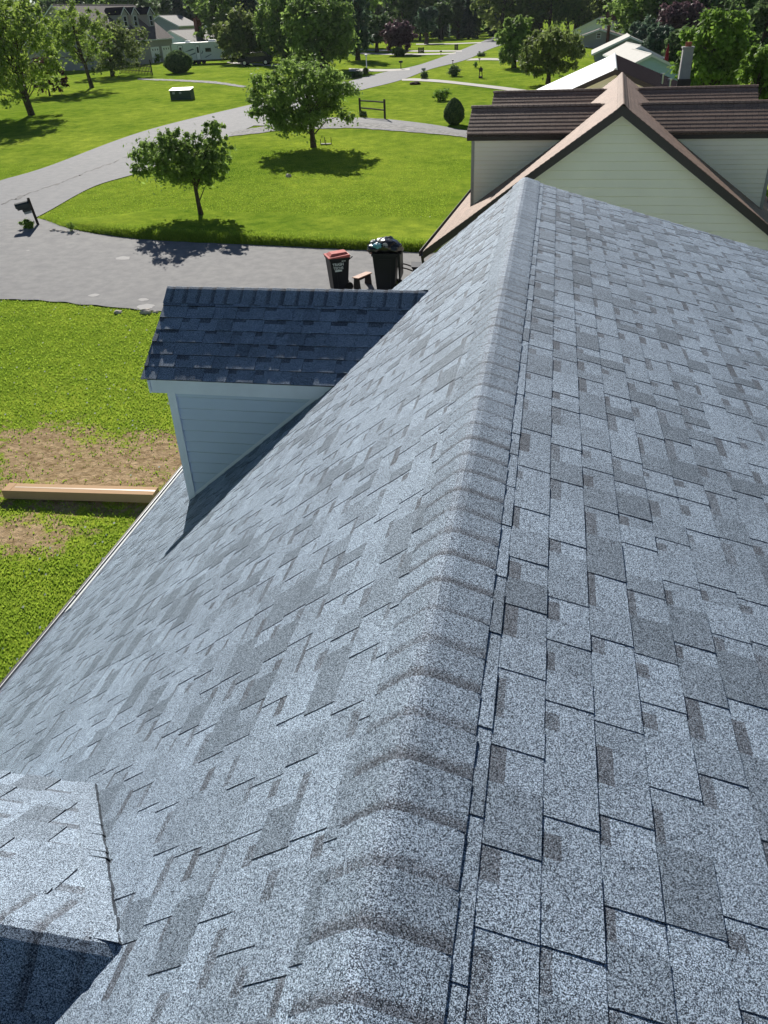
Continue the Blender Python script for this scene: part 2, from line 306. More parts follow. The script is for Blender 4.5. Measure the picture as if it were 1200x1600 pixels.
def caps(mb, P0, P1, DL, DR, wl=0.155, wr=0.17, e=0.143, toward=1, lift=0.0, tone=1.0, seed=3, rr=0.042, bs=1.0):
    """ridge caps from P0 to P1; DL, DR = unit downslope vectors; each cap laps over the next one in the +direction"""
    r = random.Random(seed); P0, P1 = Vector(P0), Vector(P1); L = (P1-P0).length; A = (P1-P0)/L; DL, DR = Vector(DL), Vector(DR); up = Vector((0, 0, 1))
    NL = A.cross(DL).normalized(); NL = NL if NL.z > 0 else -NL
    NR = A.cross(DR).normalized(); NR = NR if NR.z > 0 else -NR
    prof = []
    for k in range(13):      # rounded fold
        t = k/12; s = -wl + t*(wl+wr)
        if abs(s) < rr:
            f = (s+rr)/(2*rr); base = (DL*(rr)*(1-f)**2 + DR*(rr)*f**2); n = (NL*(1-f)+NR*f).normalized()
        elif s < 0: base = DL*(-s); n = NL
        else: base = DR*s; n = NR
        prof.append((base + (DL+DR).normalized()*(-1)*(rr*0.25*abs((DL+DR).z)*0.45+0.002+lift)*math.exp(-(s/0.07)**2), n))
    n_ = int(L/e)+1; drop = rr*0.25*abs((DL+DR).z); lift0 = lift; hi, lo = 0.0140, 0.0088
    for i in range(n_):
        a0, a1 = i*e, min((i+1)*e+0.0, L)
        if a1 <= a0: break
        a0b = a0; jit = (r.random()-.5)*0.008; t = tone*r.uniform(0.86, 1.05); wj = (r.random()-.5)*0.004
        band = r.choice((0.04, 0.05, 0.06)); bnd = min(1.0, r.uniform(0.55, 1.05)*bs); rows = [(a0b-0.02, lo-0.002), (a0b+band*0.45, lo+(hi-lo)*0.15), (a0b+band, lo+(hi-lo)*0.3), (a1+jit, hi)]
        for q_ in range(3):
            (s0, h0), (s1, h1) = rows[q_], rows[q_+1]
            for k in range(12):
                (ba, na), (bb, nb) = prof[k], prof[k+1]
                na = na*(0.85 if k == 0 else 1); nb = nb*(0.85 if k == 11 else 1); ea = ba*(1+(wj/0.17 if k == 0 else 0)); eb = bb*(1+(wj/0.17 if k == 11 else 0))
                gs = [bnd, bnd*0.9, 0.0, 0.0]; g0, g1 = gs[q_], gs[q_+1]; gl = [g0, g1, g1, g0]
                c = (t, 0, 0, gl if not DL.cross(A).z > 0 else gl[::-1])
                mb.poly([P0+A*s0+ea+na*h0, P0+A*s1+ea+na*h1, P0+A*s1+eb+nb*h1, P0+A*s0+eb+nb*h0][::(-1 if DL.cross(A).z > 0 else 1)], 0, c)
        for k in range(12):   # exposed edge of this cap
            (ba, na), (bb, nb) = prof[k], prof[k+1]
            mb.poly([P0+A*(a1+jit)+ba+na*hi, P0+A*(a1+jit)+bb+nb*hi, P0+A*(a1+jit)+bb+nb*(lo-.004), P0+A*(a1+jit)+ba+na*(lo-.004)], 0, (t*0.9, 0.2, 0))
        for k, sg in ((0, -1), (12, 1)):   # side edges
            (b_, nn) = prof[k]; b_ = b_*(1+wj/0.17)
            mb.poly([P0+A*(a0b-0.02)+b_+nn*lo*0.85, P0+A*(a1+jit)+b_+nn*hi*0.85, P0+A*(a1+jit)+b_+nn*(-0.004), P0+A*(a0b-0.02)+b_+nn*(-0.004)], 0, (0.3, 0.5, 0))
def siding(mb, O, U, N, z0, z1, lo, hi, e=0.2, m=0, thick=0.012):
    """lapped boards: O + U*a + z, between a=lo(z) and a=hi(z), N = outward normal"""
    O, U, N = Vector(O), Vector(U), Vector(N); z = z0
    Z = Vector((0, 0, 1)); flip = U.cross(Z).dot(N) < 0
    while z < z1-1e-4:
        zt = min(z+e, z1); a0, a1, c0, c1 = lo(z), hi(z), lo(zt), hi(zt)
        if a1-a0 > 0.001:
            lp = min(0.016, e*0.14); p = [O+U*a0+Z*(z+lp)+N*thick, O+U*a1+Z*(z+lp)+N*thick, O+U*c1+Z*zt+N*0.001, O+U*c0+Z*zt+N*0.001]; mb.poly(p[::-1] if flip else p, m)
            lp = min(0.016, e*0.14)
            p = [O+U*a0+Z*z, O+U*a1+Z*z, O+U*a1+Z*(z+lp)+N*thick, O+U*a0+Z*(z+lp)+N*thick]; mb.poly(p[::-1] if flip else p, m)
        z = zt
# ================================================================ THE SETTING: ground, road, drives
mb = MB()
rings = [0, 6] + list(np.arange(8, 60, 1.5)) + list(np.arange(60, 140, 4)) + list(np.arange(140, 330, 10)) + [400, 600, 1000, 2000, 3500]
NS = 200; idx = []
for d in rings:
    row = []
    for k in range(NS):
        a = 2*math.pi*k/NS; x, y = d*math.sin(a), d*math.cos(a); row.append(len(mb.v)); mb.v.append((x, y, float(hgt(x, y))))
    idx.append(row)
for i in range(len(rings)-1):
    for k in range(NS):
        k2 = (k+1) % NS; mb.f.append((idx[i][k], idx[i][k2], idx[i+1][k2], idx[i+1][k])[::-1]); mb.m.append(0); mb.c.append((1, 0, 0))
DIRT = [(at(140, 735), 3.0, 1.55), (at(60, 700), 1.6, 1.1), (at(20, 835), 1.3, 0.6), (at(250, 715), 1.2, 1.3)]
def grass_mat():
    m = bpy.data.materials.new('lawn'); m.use_nodes = True; n = m.node_tree.nodes; l = m.node_tree.links; b = n['Principled BSDF']
    b.inputs['Roughness'].default_value = 1.0; b.inputs['Specular IOR Level'].default_value = 0.0
    g = n.new('ShaderNodeNewGeometry')
    def nz(s, d=4, rough=0.6):
        q = n.new('ShaderNodeTexNoise'); q.inputs['Scale'].default_value = s; q.inputs['Detail'].default_value = d; q.inputs['Roughness'].default_value = rough; l.new(g.outputs['Position'], q.inputs['Vector']); return q
    def ramp(src, p0, c0, p1, c1):
        q = n.new('ShaderNodeValToRGB'); q.color_ramp.elements[0].position = p0; q.color_ramp.elements[1].position = p1; q.color_ramp.elements[0].color = (*c0, 1); q.color_ramp.elements[1].color = (*c1, 1); l.new(src, q.inputs[0]); return q
    def mix(f, a, b_, bt='MIX'):
        q = n.new('ShaderNodeMix'); q.data_type = 'RGBA'; q.blend_type = bt
        if isinstance(f, float): q.inputs[0].default_value = f
        else: l.new(f, q.inputs[0])
        l.new(a, q.inputs[6]); l.new(b_, q.inputs[7]); return q.outputs[2]
    big = ramp(nz(0.13, 7, 0.7).outputs['Fac'], 0.35, (0.155, 0.26, 0.026), 0.68, (0.33, 0.42, 0.055))
    med = ramp(nz(1.3, 5, 0.7).outputs['Fac'], 0.3, (0.52, 0.62, 0.6), 0.7, (1.25, 1.14, 1.1))
    fine = ramp(nz(16, 4, 0.75).outputs['Fac'], 0.32, (0.58, 0.64, 0.6), 0.68, (1.32, 1.28, 1.2))
    c = mix(1.0, big.outputs[0], med.outputs[0], 'MULTIPLY'); c = mix(0.9, c, fine.outputs[0], 'MULTIPLY')
    # mower tracks
    dirt = ramp(nz(5, 8, 0.72).outputs['Fac'], 0.35, (0.22, 0.14, 0.08), 0.65, (0.56, 0.40, 0.26))
    fac = None
    for (P, rx, ry) in DIRT:
        sb = n.new('ShaderNodeVectorMath'); sb.operation = 'SUBTRACT'; l.new(g.outputs['Position'], sb.inputs[0]); sb.inputs[1].default_value = tuple(P)
        ml = n.new('ShaderNodeVectorMath'); ml.operation = 'MULTIPLY'; l.new(sb.outputs[0], ml.inputs[0]); ml.inputs[1].default_value = (1/rx, 1/ry, 0)
        ln = n.new('ShaderNodeVectorMath'); ln.operation = 'LENGTH'; l.new(ml.outputs[0], ln.inputs[0])
        if fac is None: fac = ln.outputs['Value']
        else:
            mn = n.new('ShaderNodeMath'); mn.operation = 'MINIMUM'; l.new(fac, mn.inputs[0]); l.new(ln.outputs['Value'], mn.inputs[1]); fac = mn.outputs[0]
    nn = nz(2.6, 8, 0.75); a = n.new('ShaderNodeMath'); a.operation = 'MULTIPLY_ADD'; l.new(nn.outputs['Fac'], a.inputs[0]); a.inputs[1].default_value = 4.4; a.inputs[2].default_value = -2.2
    ad = n.new('ShaderNodeMath'); ad.operation = 'ADD'; l.new(fac, ad.inputs[0]); l.new(a.outputs[0], ad.inputs[1])
    mr = n.new('ShaderNodeMapRange'); l.new(ad.outputs[0], mr.inputs[0]); mr.inputs[1].default_value = 0.75; mr.inputs[2].default_value = 1.15; mr.inputs[3].default_value = 0.92; mr.inputs[4].default_value = 0.0
    c = mix(mr.outputs[0], c, dirt.outputs[0]); l.new(c, b.inputs['Base Color'])
    nb = nz(9, 5, 0.75); bp = n.new('ShaderNodeBump'); bp.inputs['Strength'].default_value = 1.0; bp.inputs['Distance'].default_value = 0.07; l.new(nb.outputs['Fac'], bp.inputs['Height']); l.new(bp.outputs[0], b.inputs['Normal'])
    return m
M['lawn'] = grass_mat()
g_ = mb.build('ground', M['lawn'], smooth=True); tag(g_, 'mown green lawn over the whole neighbourhood', kind='structure')
def catmull(P, n):
    P = [np.array(p, float) for p in P]; P = [2*P[0]-P[1]] + P + [2*P[-1]-P[-2]]; out = []
    for i in range(1, len(P)-2):
        for k in range(n):
            t = k/n; a, b, c, d = P[i-1:i+3]
            out.append(0.5*((2*b)+(-a+c)*t+(2*a-5*b+4*c-d)*t*t+(-a+3*b-3*c+d)*t**3))
    out.append(P[-2]); return np.array(out)
def resample(P, n):
    s = np.concatenate([[0], np.cumsum(np.linalg.norm(np.diff(P, axis=0), axis=1))]); t = np.linspace(0, s[-1], n); return np.stack([np.interp(t, s, P[:, k]) for k in range(P.shape[1])], 1)
POLYS = []
def ribbon(name, Lpx, Rpx, m, off, label, n=160, nx=5, wobble=0.0):
    A = resample(catmull([at(*p)[:2] for p in Lpx], 8), n); B = resample(catmull([at(*p)[:2] for p in Rpx], 8), n)
    POLYS.append(np.concatenate([A, B[::-1]])); mb = MB()
    for i in range(n):
        w_ = B[i]-A[i]; w_ = w_/max(np.linalg.norm(w_), 1e-6)
        for k in range(nx+1):
            t = k/nx; q = A[i]*(1-t)+B[i]*t
            if wobble and k in (0, nx): q = q + w_*wobble*noise.noise(Vector((q[0]*1.7, q[1]*1.7, 3*k)))
            mb.v.append((q[0], q[1], float(hgt(q[0], q[1]))+off))
    for i in range(n-1):
        for k in range(nx):
            a = i*(nx+1)+k; fc = (a, a+1, a+nx+2, a+nx+1)
            v = [Vector(mb.v[j]) for j in fc]
            if (v[1]-v[0]).cross(v[2]-v[0]).z < 0: fc = fc[::-1]
            mb.f.append(fc); mb.m.append(0); mb.c.append((1, 0, 0))
    return tag(mb.build(name, m, smooth=True), label, kind='structure')
def asphalt(name, c1, c2, rough=0.85):
    return mat(name, c1, rough, 0.2, scale=2.6, col2=c2, bump=0.5, bscale=40, detail=14)
M['road'] = asphalt('worn_road_asphalt', (0.175, 0.18, 0.19), (0.225, 0.225, 0.23))
M['drive'] = asphalt('driveway_asphalt', (0.165, 0.165, 0.17), (0.24, 0.238, 0.235))
ribbon('road', [(-260, 375), (-100, 316), (0, 283), (77, 260), (233, 203), (400, 162), (480, 143), (550, 126), (597, 114), (660, 100), (716, 80), (751, 66), (772, 58), (800, 52)],
       [(-260, 470), (-100, 410), (0, 366), (66, 336), (147, 292), (224, 268), (330, 226), (411, 191), (480, 165), (555, 143.5), (625, 126), (674, 108), (730, 93), (768, 76), (800, 66), (835, 58)], M['road'], 0.030, 'grey asphalt street curving up the hill', n=260)
ribbon('driveway', [(-150, 352), (0, 345), (64, 343), (120, 361), (235, 376), (400, 384), (500, 389), (668, 396), (800, 398)], [(-300, 452), (0, 469), (60, 470), (110, 475), (245, 487), (330, 490), (430, 494), (600, 500), (800, 506)], M['drive'], 0.034, 'grey asphalt driveway below the roof', n=200, wobble=0.10)
ribbon('gravel_strip', [(360, 207), (400, 200), (440, 196), (520, 192), (560, 192), (625, 196), (700, 205), (735, 209), (820, 222)], [(360, 214), (400, 209), (440, 205), (520, 201), (560, 201), (625, 206), (700, 212), (735, 217), (820, 232)], M['gravel'], 0.034, 'grey gravel strip beside the curved driveway', n=80, nx=2, wobble=0.3)
ribbon('side_driveway', [(395, 186), (425, 186), (455, 186), (500, 185), (541, 184), (590, 186), (625, 189), (680, 196), (735, 206), (820, 222)], [(395, 197), (425, 197), (455, 196), (500, 193), (541, 192.5), (590, 194), (625, 197), (680, 204), (735, 213), (820, 230)], M['drive'], 0.038, 'pale driveway curving off the street behind the round tree', n=80, nx=3)
ribbon('footpath', [(628, 124), (650, 123), (690, 125.5), (740, 131), (800, 138), (880, 150)], [(628, 126.5), (650, 127), (690, 129.5), (740, 135), (800, 143), (880, 156)], M['concrete'], 0.036, 'pale curved concrete path to the house', n=60, nx=2)
ribbon('driveway', [(545, 107), (575, 108), (600, 108.5), (622, 108), (640, 107)], [(545, 112), (575, 112), (600, 112), (622, 111), (640, 110)], M['concrete'], 0.036, 'short pale driveway left of the street', n=30, nx=2)
ribbon('driveway', [(560, 82.5), (600, 83.5), (650, 84), (700, 83), (712, 82)], [(560, 84.5), (600, 85.8), (650, 86.3), (700, 85.3), (712, 84)], M['concrete'], 0.036, 'thin pale driveway across the far lawn', n=40, nx=2)
ribbon('driveway', [(560, 76.5), (600, 78), (650, 79), (700, 79), (722, 79)], [(560, 78.5), (600, 80), (650, 81), (700, 81), (722, 81)], M['concrete'], 0.036, 'thin pale driveway behind the plum tree', n=40, nx=2)
ribbon('driveway', [(650, 68.5), (700, 68), (740, 66.5), (752, 66)], [(650, 70), (700, 69.6), (740, 68), (752, 67.5)], M['concrete'], 0.036, 'farthest pale driveway at the top of the lawn', n=40, nx=2)
ribbon('driveway', [(735, 92), (760, 91), (790, 92), (830, 95)], [(728, 95), (760, 94.3), (790, 95.3), (830, 98)], M['concrete'], 0.036, 'short driveway right of the street', n=30, nx=2)
ribbon('driveway', [(355, 97), (380, 98.5), (410, 100), (440, 101)], [(355, 99), (380, 101), (410, 102.8), (440, 104)], M['concrete'], 0.036, 'pale driveway between the caravan and the dark car', n=30, nx=2)
ribbon('old_path', [(215, 123), (260, 124), (300, 125.5), (340, 128), (385, 135)], [(215, 125), (260, 126.5), (300, 128.5), (340, 131.5), (385, 138)], M['gravel'], 0.03, 'thin gravel line across the left lawn', n=50, nx=2, wobble=0.5)
# low grass bank along the far side of the driveway
Lf = resample(catmull([at(*p)[:2] for p in ((70, 342), (120, 360.5), (235, 375), (400, 383), (500, 388), (668, 395), (720, 397))], 8), 220); mb = MB()
back = (0.0, 0.12, 0.3, 0.6, 1.2, 2.2, 3.5, 5.5); rise_ = (-0.05, 0.12, 0.24, 0.27, 0.23, 0.16, 0.08, -0.04)
for i, q in enumerate(Lf):
    t_ = Lf[min(i+1, 219)]-Lf[max(i-1, 0)]; t_ = t_/np.linalg.norm(t_); nn_ = np.array([-t_[1], t_[0]]); nn_ = nn_ if nn_[1] > 0 else -nn_; am = float(sst(0, 45, i))
    for b_, r_ in zip(back, rise_):
        p_ = q+nn_*b_*(0.25+0.75*am); mb.v.append((p_[0], p_[1], float(hgt(p_[0], p_[1]))+(r_*am if r_ > 0 else r_)+0.015*noise.noise(Vector((p_[0]*2, p_[1]*2, 0)))))
for i in range(219):
    for k in range(7):
        a = i*8+k; mb.f.append((a, a+8, a+9, a+1)); mb.m.append(0); mb.c.append((1, 0, 0))
tag(mb.build('grass_bank', M['lawn'], smooth=True), 'low grassy bank along the far side of the driveway', kind='structure')
# pale worn patches on the drive
mb = MB()
for (px, py, rx) in ((192, 405, 0.32), (246, 405, 0.10), (147, 463, 0.20), (224, 470, 0.18), (228, 481, 0.3), (44, 393, 0.08)):
    P = at(px, py); ps = []
    for k in range(14):
        a = 2*math.pi*k/14; q = rx*(0.75+0.4*random.random()); x, y = P[0]+math.cos(a)*q, P[1]+math.sin(a)*q*0.8; ps.append((x, y, float(hgt(x, y))+0.039))
    mb.poly(ps)
tag(mb.build('driveway_patches', M['soil']), 'pale worn spots on the driveway', kind='structure')
M['tar'] = mat('tar_seam', (0.075, 0.075, 0.08), 0.8, 0.2, var=0.2, scale=4)
ribbon('road_seam', [(-80, 352), (0, 321.5), (40, 305), (95, 286), (150, 264), (212, 241), (290, 215)], [(-80, 353.2), (0, 322.7), (40, 306), (95, 286.8), (150, 264.8), (212, 241.6), (290, 215.4)], M['tar'], 0.037, 'thin dark seam along the middle of the street', n=120, nx=1, wobble=0.5)
# grass blades (nobody could count them)
def inpoly(x, y, P):
    c = np.zeros(len(x), bool); j = len(P)-1
    for i in range(len(P)):
        k = ((P[i, 1] > y) != (P[j, 1] > y)) & (x < (P[j, 0]-P[i, 0])*(y-P[i, 1])/(P[j, 1]-P[i, 1]+1e-12)+P[i, 0]); c ^= k; j = i
    return c
def dirtness(x, y):
    f = np.full(len(x), 9.0)
    for (P, rx, ry) in DIRT: f = np.minimum(f, np.hypot((x-P[0])/rx, (y-P[1])/ry))
    return f
nb_ = 420000; D0 = 8 + 46*rng.random(nb_)**1.1; az = rng.uniform(-0.95, 0.02, nb_); gx, gy = D0*np.sin(az), D0*np.cos(az)
ok = ~((gx > -4.0) & (gy < 9.0)) & ~((gx > -4) & (gy > 20))
for P in POLYS: ok &= ~inpoly(gx, gy, P)
dn = dirtness(gx, gy) + rng.normal(0, 0.35, nb_); ok &= (dn > 0.95) | (rng.random(nb_) < 0.05)
gx, gy, D0 = gx[ok], gy[ok], D0[ok]; n = len(gx)
gz = hgt(gx, gy); ang = rng.uniform(0, 2*math.pi, n); hh = rng.uniform(0.025, 0.06, n)*np.clip((58-D0)/25, 0.3, 1); ww = rng.uniform(0.008, 0.022, n)*(1+D0/35); ln = rng.uniform(-0.6, 0.6, (n, 2))*hh[:, None]
V = np.zeros((n, 3, 3)); dx, dy = np.cos(ang)*ww, np.sin(ang)*ww
V[:, 0] = np.stack([gx-dx, gy-dy, gz-0.01], 1); V[:, 1] = np.stack([gx+dx, gy+dy, gz-0.01], 1); V[:, 2] = np.stack([gx+ln[:, 0], gy+ln[:, 1], gz+hh], 1)
o = link('grass_blades', fast_mesh('grass_blades', V, M['blade'], rng.random(n)**1.3, 3)); tag(o, 'short grass blades of the nearer lawns', 'grass', kind='stuff')
kf = rng.choice(n, 1500, replace=False); kf = kf[D0[kf] < 34]; V = np.zeros((len(kf), 4, 3)); r_ = rng.uniform(0.010, 0.020, len(kf)); zz = gz[kf]+hh[kf]*0.9+0.01
for q_, (a_, b_) in enumerate(((-1, -1), (1, -1), (1, 1), (-1, 1))): V[:, q_] = np.stack([gx[kf]+a_*r_, gy[kf]+b_*r_, zz+0.008*b_], 1)
o = link('clover_flowers', fast_mesh('clover_flowers', V, mat('clover_white', (0.65, 0.66, 0.58), 0.8, 0.1), np.ones(len(kf)), 4)); tag(o, 'tiny white clover heads scattered in the lawn', 'flowers', kind='stuff')
# grass fringe, made taller to shade the driveway's far edge
n = 26000; Lf = resample(catmull([at(*p)[:2] for p in ((66, 343), (120, 361), (235, 376), (400, 384), (500, 389), (668, 396))], 8), 400)
k = rng.integers(0, 399, n); t = rng.random(n)[:, None]; q = Lf[k]*(1-t)+Lf[k+1]*t; q = q + np.stack([rng.normal(0, 0.05, n), np.abs(rng.normal(0, 0.3, n))+0.05], 1)
back_d = q[:, 1]-np.interp(q[:, 0], Lf[:, 0], Lf[:, 1]); gz = hgt(q[:, 0], q[:, 1])+np.interp(back_d, (0, 0.12, 0.3, 0.6, 1.2), (-0.05, 0.10, 0.22, 0.25, 0.22))*sst(-20.5, -16.5, q[:, 0]); ang = rng.uniform(0, 6.28, n); hh = rng.uniform(0.04, 0.13, n); ww = 0.018; V = np.zeros((n, 3, 3))
V[:, 0] = np.stack([q[:, 0]-np.cos(ang)*ww, q[:, 1]-np.sin(ang)*ww, gz-0.01], 1); V[:, 1] = np.stack([q[:, 0]+np.cos(ang)*ww, q[:, 1]+np.sin(ang)*ww, gz-0.01], 1); V[:, 2] = np.stack([q[:, 0]+rng.normal(0, 0.05, n), q[:, 1]+rng.normal(0, 0.05, n), gz+hh], 1)
o = link('grass_fringe', fast_mesh('grass_fringe', V, M['blade'], rng.random(n)**1.6, 3)); tag(o, 'longer grass fringe along the driveway edge', 'grass', kind='stuff')
# thin summer haze over the whole neighbourhood
mb = MB(); mb.box(-330, 330, -60, 330, -9.5, 24.0); hz = bpy.data.materials.new('haze'); hz.use_nodes = True; n_ = hz.node_tree.nodes; n_.remove(n_['Principled BSDF'])
pv = n_.new('ShaderNodeVolumePrincipled'); pv.inputs['Color'].default_value = (0.82, 0.90, 1.0, 1); pv.inputs['Density'].default_value = 0.00007; pv.inputs['Anisotropy'].default_value = 0.3
hz.node_tree.links.new(pv.outputs[0], n_['Material Output'].inputs['Volume']); tag(mb.build('haze', hz), 'thin pale haze filling the air', 'haze', kind='stuff')
# ================================================================ THE HOUSE UNDER THE CAMERA
TL, TR = R(39.4), R(15.9)
DLv, DRv = Vector((-math.cos(TL), 0, -math.sin(TL))), Vector((math.cos(TR), 0, -math.sin(TR)))
Y0, Y1 = -2.2, 9.22; GZ = float(hgt(-4.5, 4.0)); TLt = math.tan(TL)
house = empty('house', (-0.2, 3.5, GZ), 'house in the foreground with the grey granule shingle roof and ridge the camera stands over', 'house')
HW = dict(parent=house, world=True)
XE = -4.50; SL = -XE/math.cos(TL); SR = 7.6; XR = SR*math.cos(TR)
mb = MB(); dk = 0.012
mb.hexa([(XE, Y0, XE*TLt*-1*-1-dk-0.14) if False else (XE, Y0, XE*TLt-dk-0.14), (0, Y0, -dk-0.2), (0, Y1-0.03, -dk-0.2), (XE, Y1-0.03, XE*TLt-dk-0.14), (XE, Y0, XE*TLt-dk), (0, Y0, -dk), (0, Y1-0.03, -dk), (XE, Y1-0.03, XE*TLt-dk)])
zr = -XR*math.tan(TR)
mb.hexa([(0, Y0, -dk-0.2), (XR, Y0, zr-dk-0.14), (XR, Y1-0.03, zr-dk-0.14), (0, Y1-0.03, -dk-0.2), (0, Y0, -dk), (XR, Y0, zr-dk), (XR, Y1-0.03, zr-dk), (0, Y1-0.03, -dk)])
roof = mb.build('roof', M['wood_deck'], **HW)
mb = MB(); slope_shingles(mb, (0, Y0, -0.010), (0, 1, 0), DLv, Y1-Y0, SL-0.03, start=0.062, seed=11, b_min=0.05)
mb.build('shingles', M['shingle'], roof, True)
mb = MB(); slope_shingles(mb, (0, Y0, -0.010), (0, 1, 0), DRv, Y1-Y0, SR, start=0.218-0.0, seed=12, b_min=0.05)
mb.build('shingles', M['shingle'], roof, True)
mb = MB(); caps(mb, (0, Y0+0.02, -0.008), (0, Y1+0.02, -0.008), DLv, DRv, wl=0.155, wr=0.178, seed=5)
mb.build('ridge_cap', M['shingle'], roof, True, smooth=False)
mb = MB()   # walls of the house
xw0, xw1 = -4.15, XR-0.4
zt0, zt1 = xw0*TLt-0.16, -xw1*math.tan(TR)-0.16
for yy, s in ((Y0+0.2, 1), (Y1-0.28, -1)):
    mb.prism([(xw0, yy, GZ), (xw1, yy, GZ), (xw1, yy, zt1), (0, yy, -0.22), (xw0, yy, zt0)], (0, 0.12*s, 0))
mb.box(xw0, xw0+0.12, Y0+0.325, Y1-0.405, GZ, zt0-0.03); mb.box(xw1-0.12, xw1, Y0+0.325, Y1-0.405, GZ, zt1-0.03)
siding(mb, (xw0-0.001, 0, 0), (0, 1, 0), (-1, 0, 0), GZ, zt0-0.02, lambda z: Y0+0.2, lambda z: Y1-0.28, e=0.115)
siding(mb, (0, Y1-0.279, 0), (1, 0, 0), (0, 1, 0), GZ, -0.23, lambda z: max(xw0, (z+0.22)/TLt), lambda z: min(xw1, -(z+0.22)/math.tan(TR)), e=0.115)
mb.build('wall', M['blue_siding'], **HW)
mb = MB()   # rake boards at the far gable
mb.prism([(XE, Y1-0.03, XE*TLt-dk), (0, Y1-0.03, -dk), (0, Y1-0.03, -0.22), (XE, Y1-0.03, XE*TLt-0.2)], (0, 0.025, 0))
mb.prism([(0.001, Y1-0.03, -dk), (XR, Y1-0.03, zr-dk), (XR, Y1-0.03, zr-0.2), (0.001, Y1-0.03, -0.22)], (0, 0.025, 0))
mb.build('rake_board', M['white_trim'], **HW)
mb = MB()   # gutter along the left eave
zg = XE*TLt
for a, b in ((Y0, 2.9), (2.92, 5.95), (5.97, Y1)):
    mb.box(XE-0.075, XE-0.003, a, b, zg-0.120, zg-0.110, 1)
    mb.box(XE-0.003, XE+0.0, a, b, zg-0.120, zg-0.030, 1); mb.box(XE-0.073, XE-0.066, a, b, zg-0.1095, zg-0.030, 0); mb.box(XE-0.100, XE-0.0735, a, b, zg-0.120, zg-0.030, 1)
mb.build('gutter', [M['white_trim'], M['dark_metal']], **HW)
mb = MB()   # metal drip edge showing past the last course
for a, b, w_ in ((5.6, Y1, 0.15), (4.35, 5.6, 0.05), (3.35, 4.35, 0.08), (Y0, 3.35, 0.02)):
    P_ = Vector((XE, 0, zg-0.004)); q_ = P_ - DLv*w_; N_ = Vector((-math.sin(TL), 0, math.cos(TL)))*0.012
    mb.hexa([P_+Vector((0, a, 0)), q_+Vector((0, a, 0)), q_+Vector((0, b-0.004, 0)), P_+Vector((0, b-0.004, 0)), P_+N_+Vector((0, a, 0)), q_+N_*1.6+Vector((0, a, 0)), q_+N_*1.6+Vector((0, b-0.004, 0)), P_+N_+Vector((0, b-0.004, 0))])
mb.build('drip_edge', M['white_trim'], **HW)
DP = R(33.15)
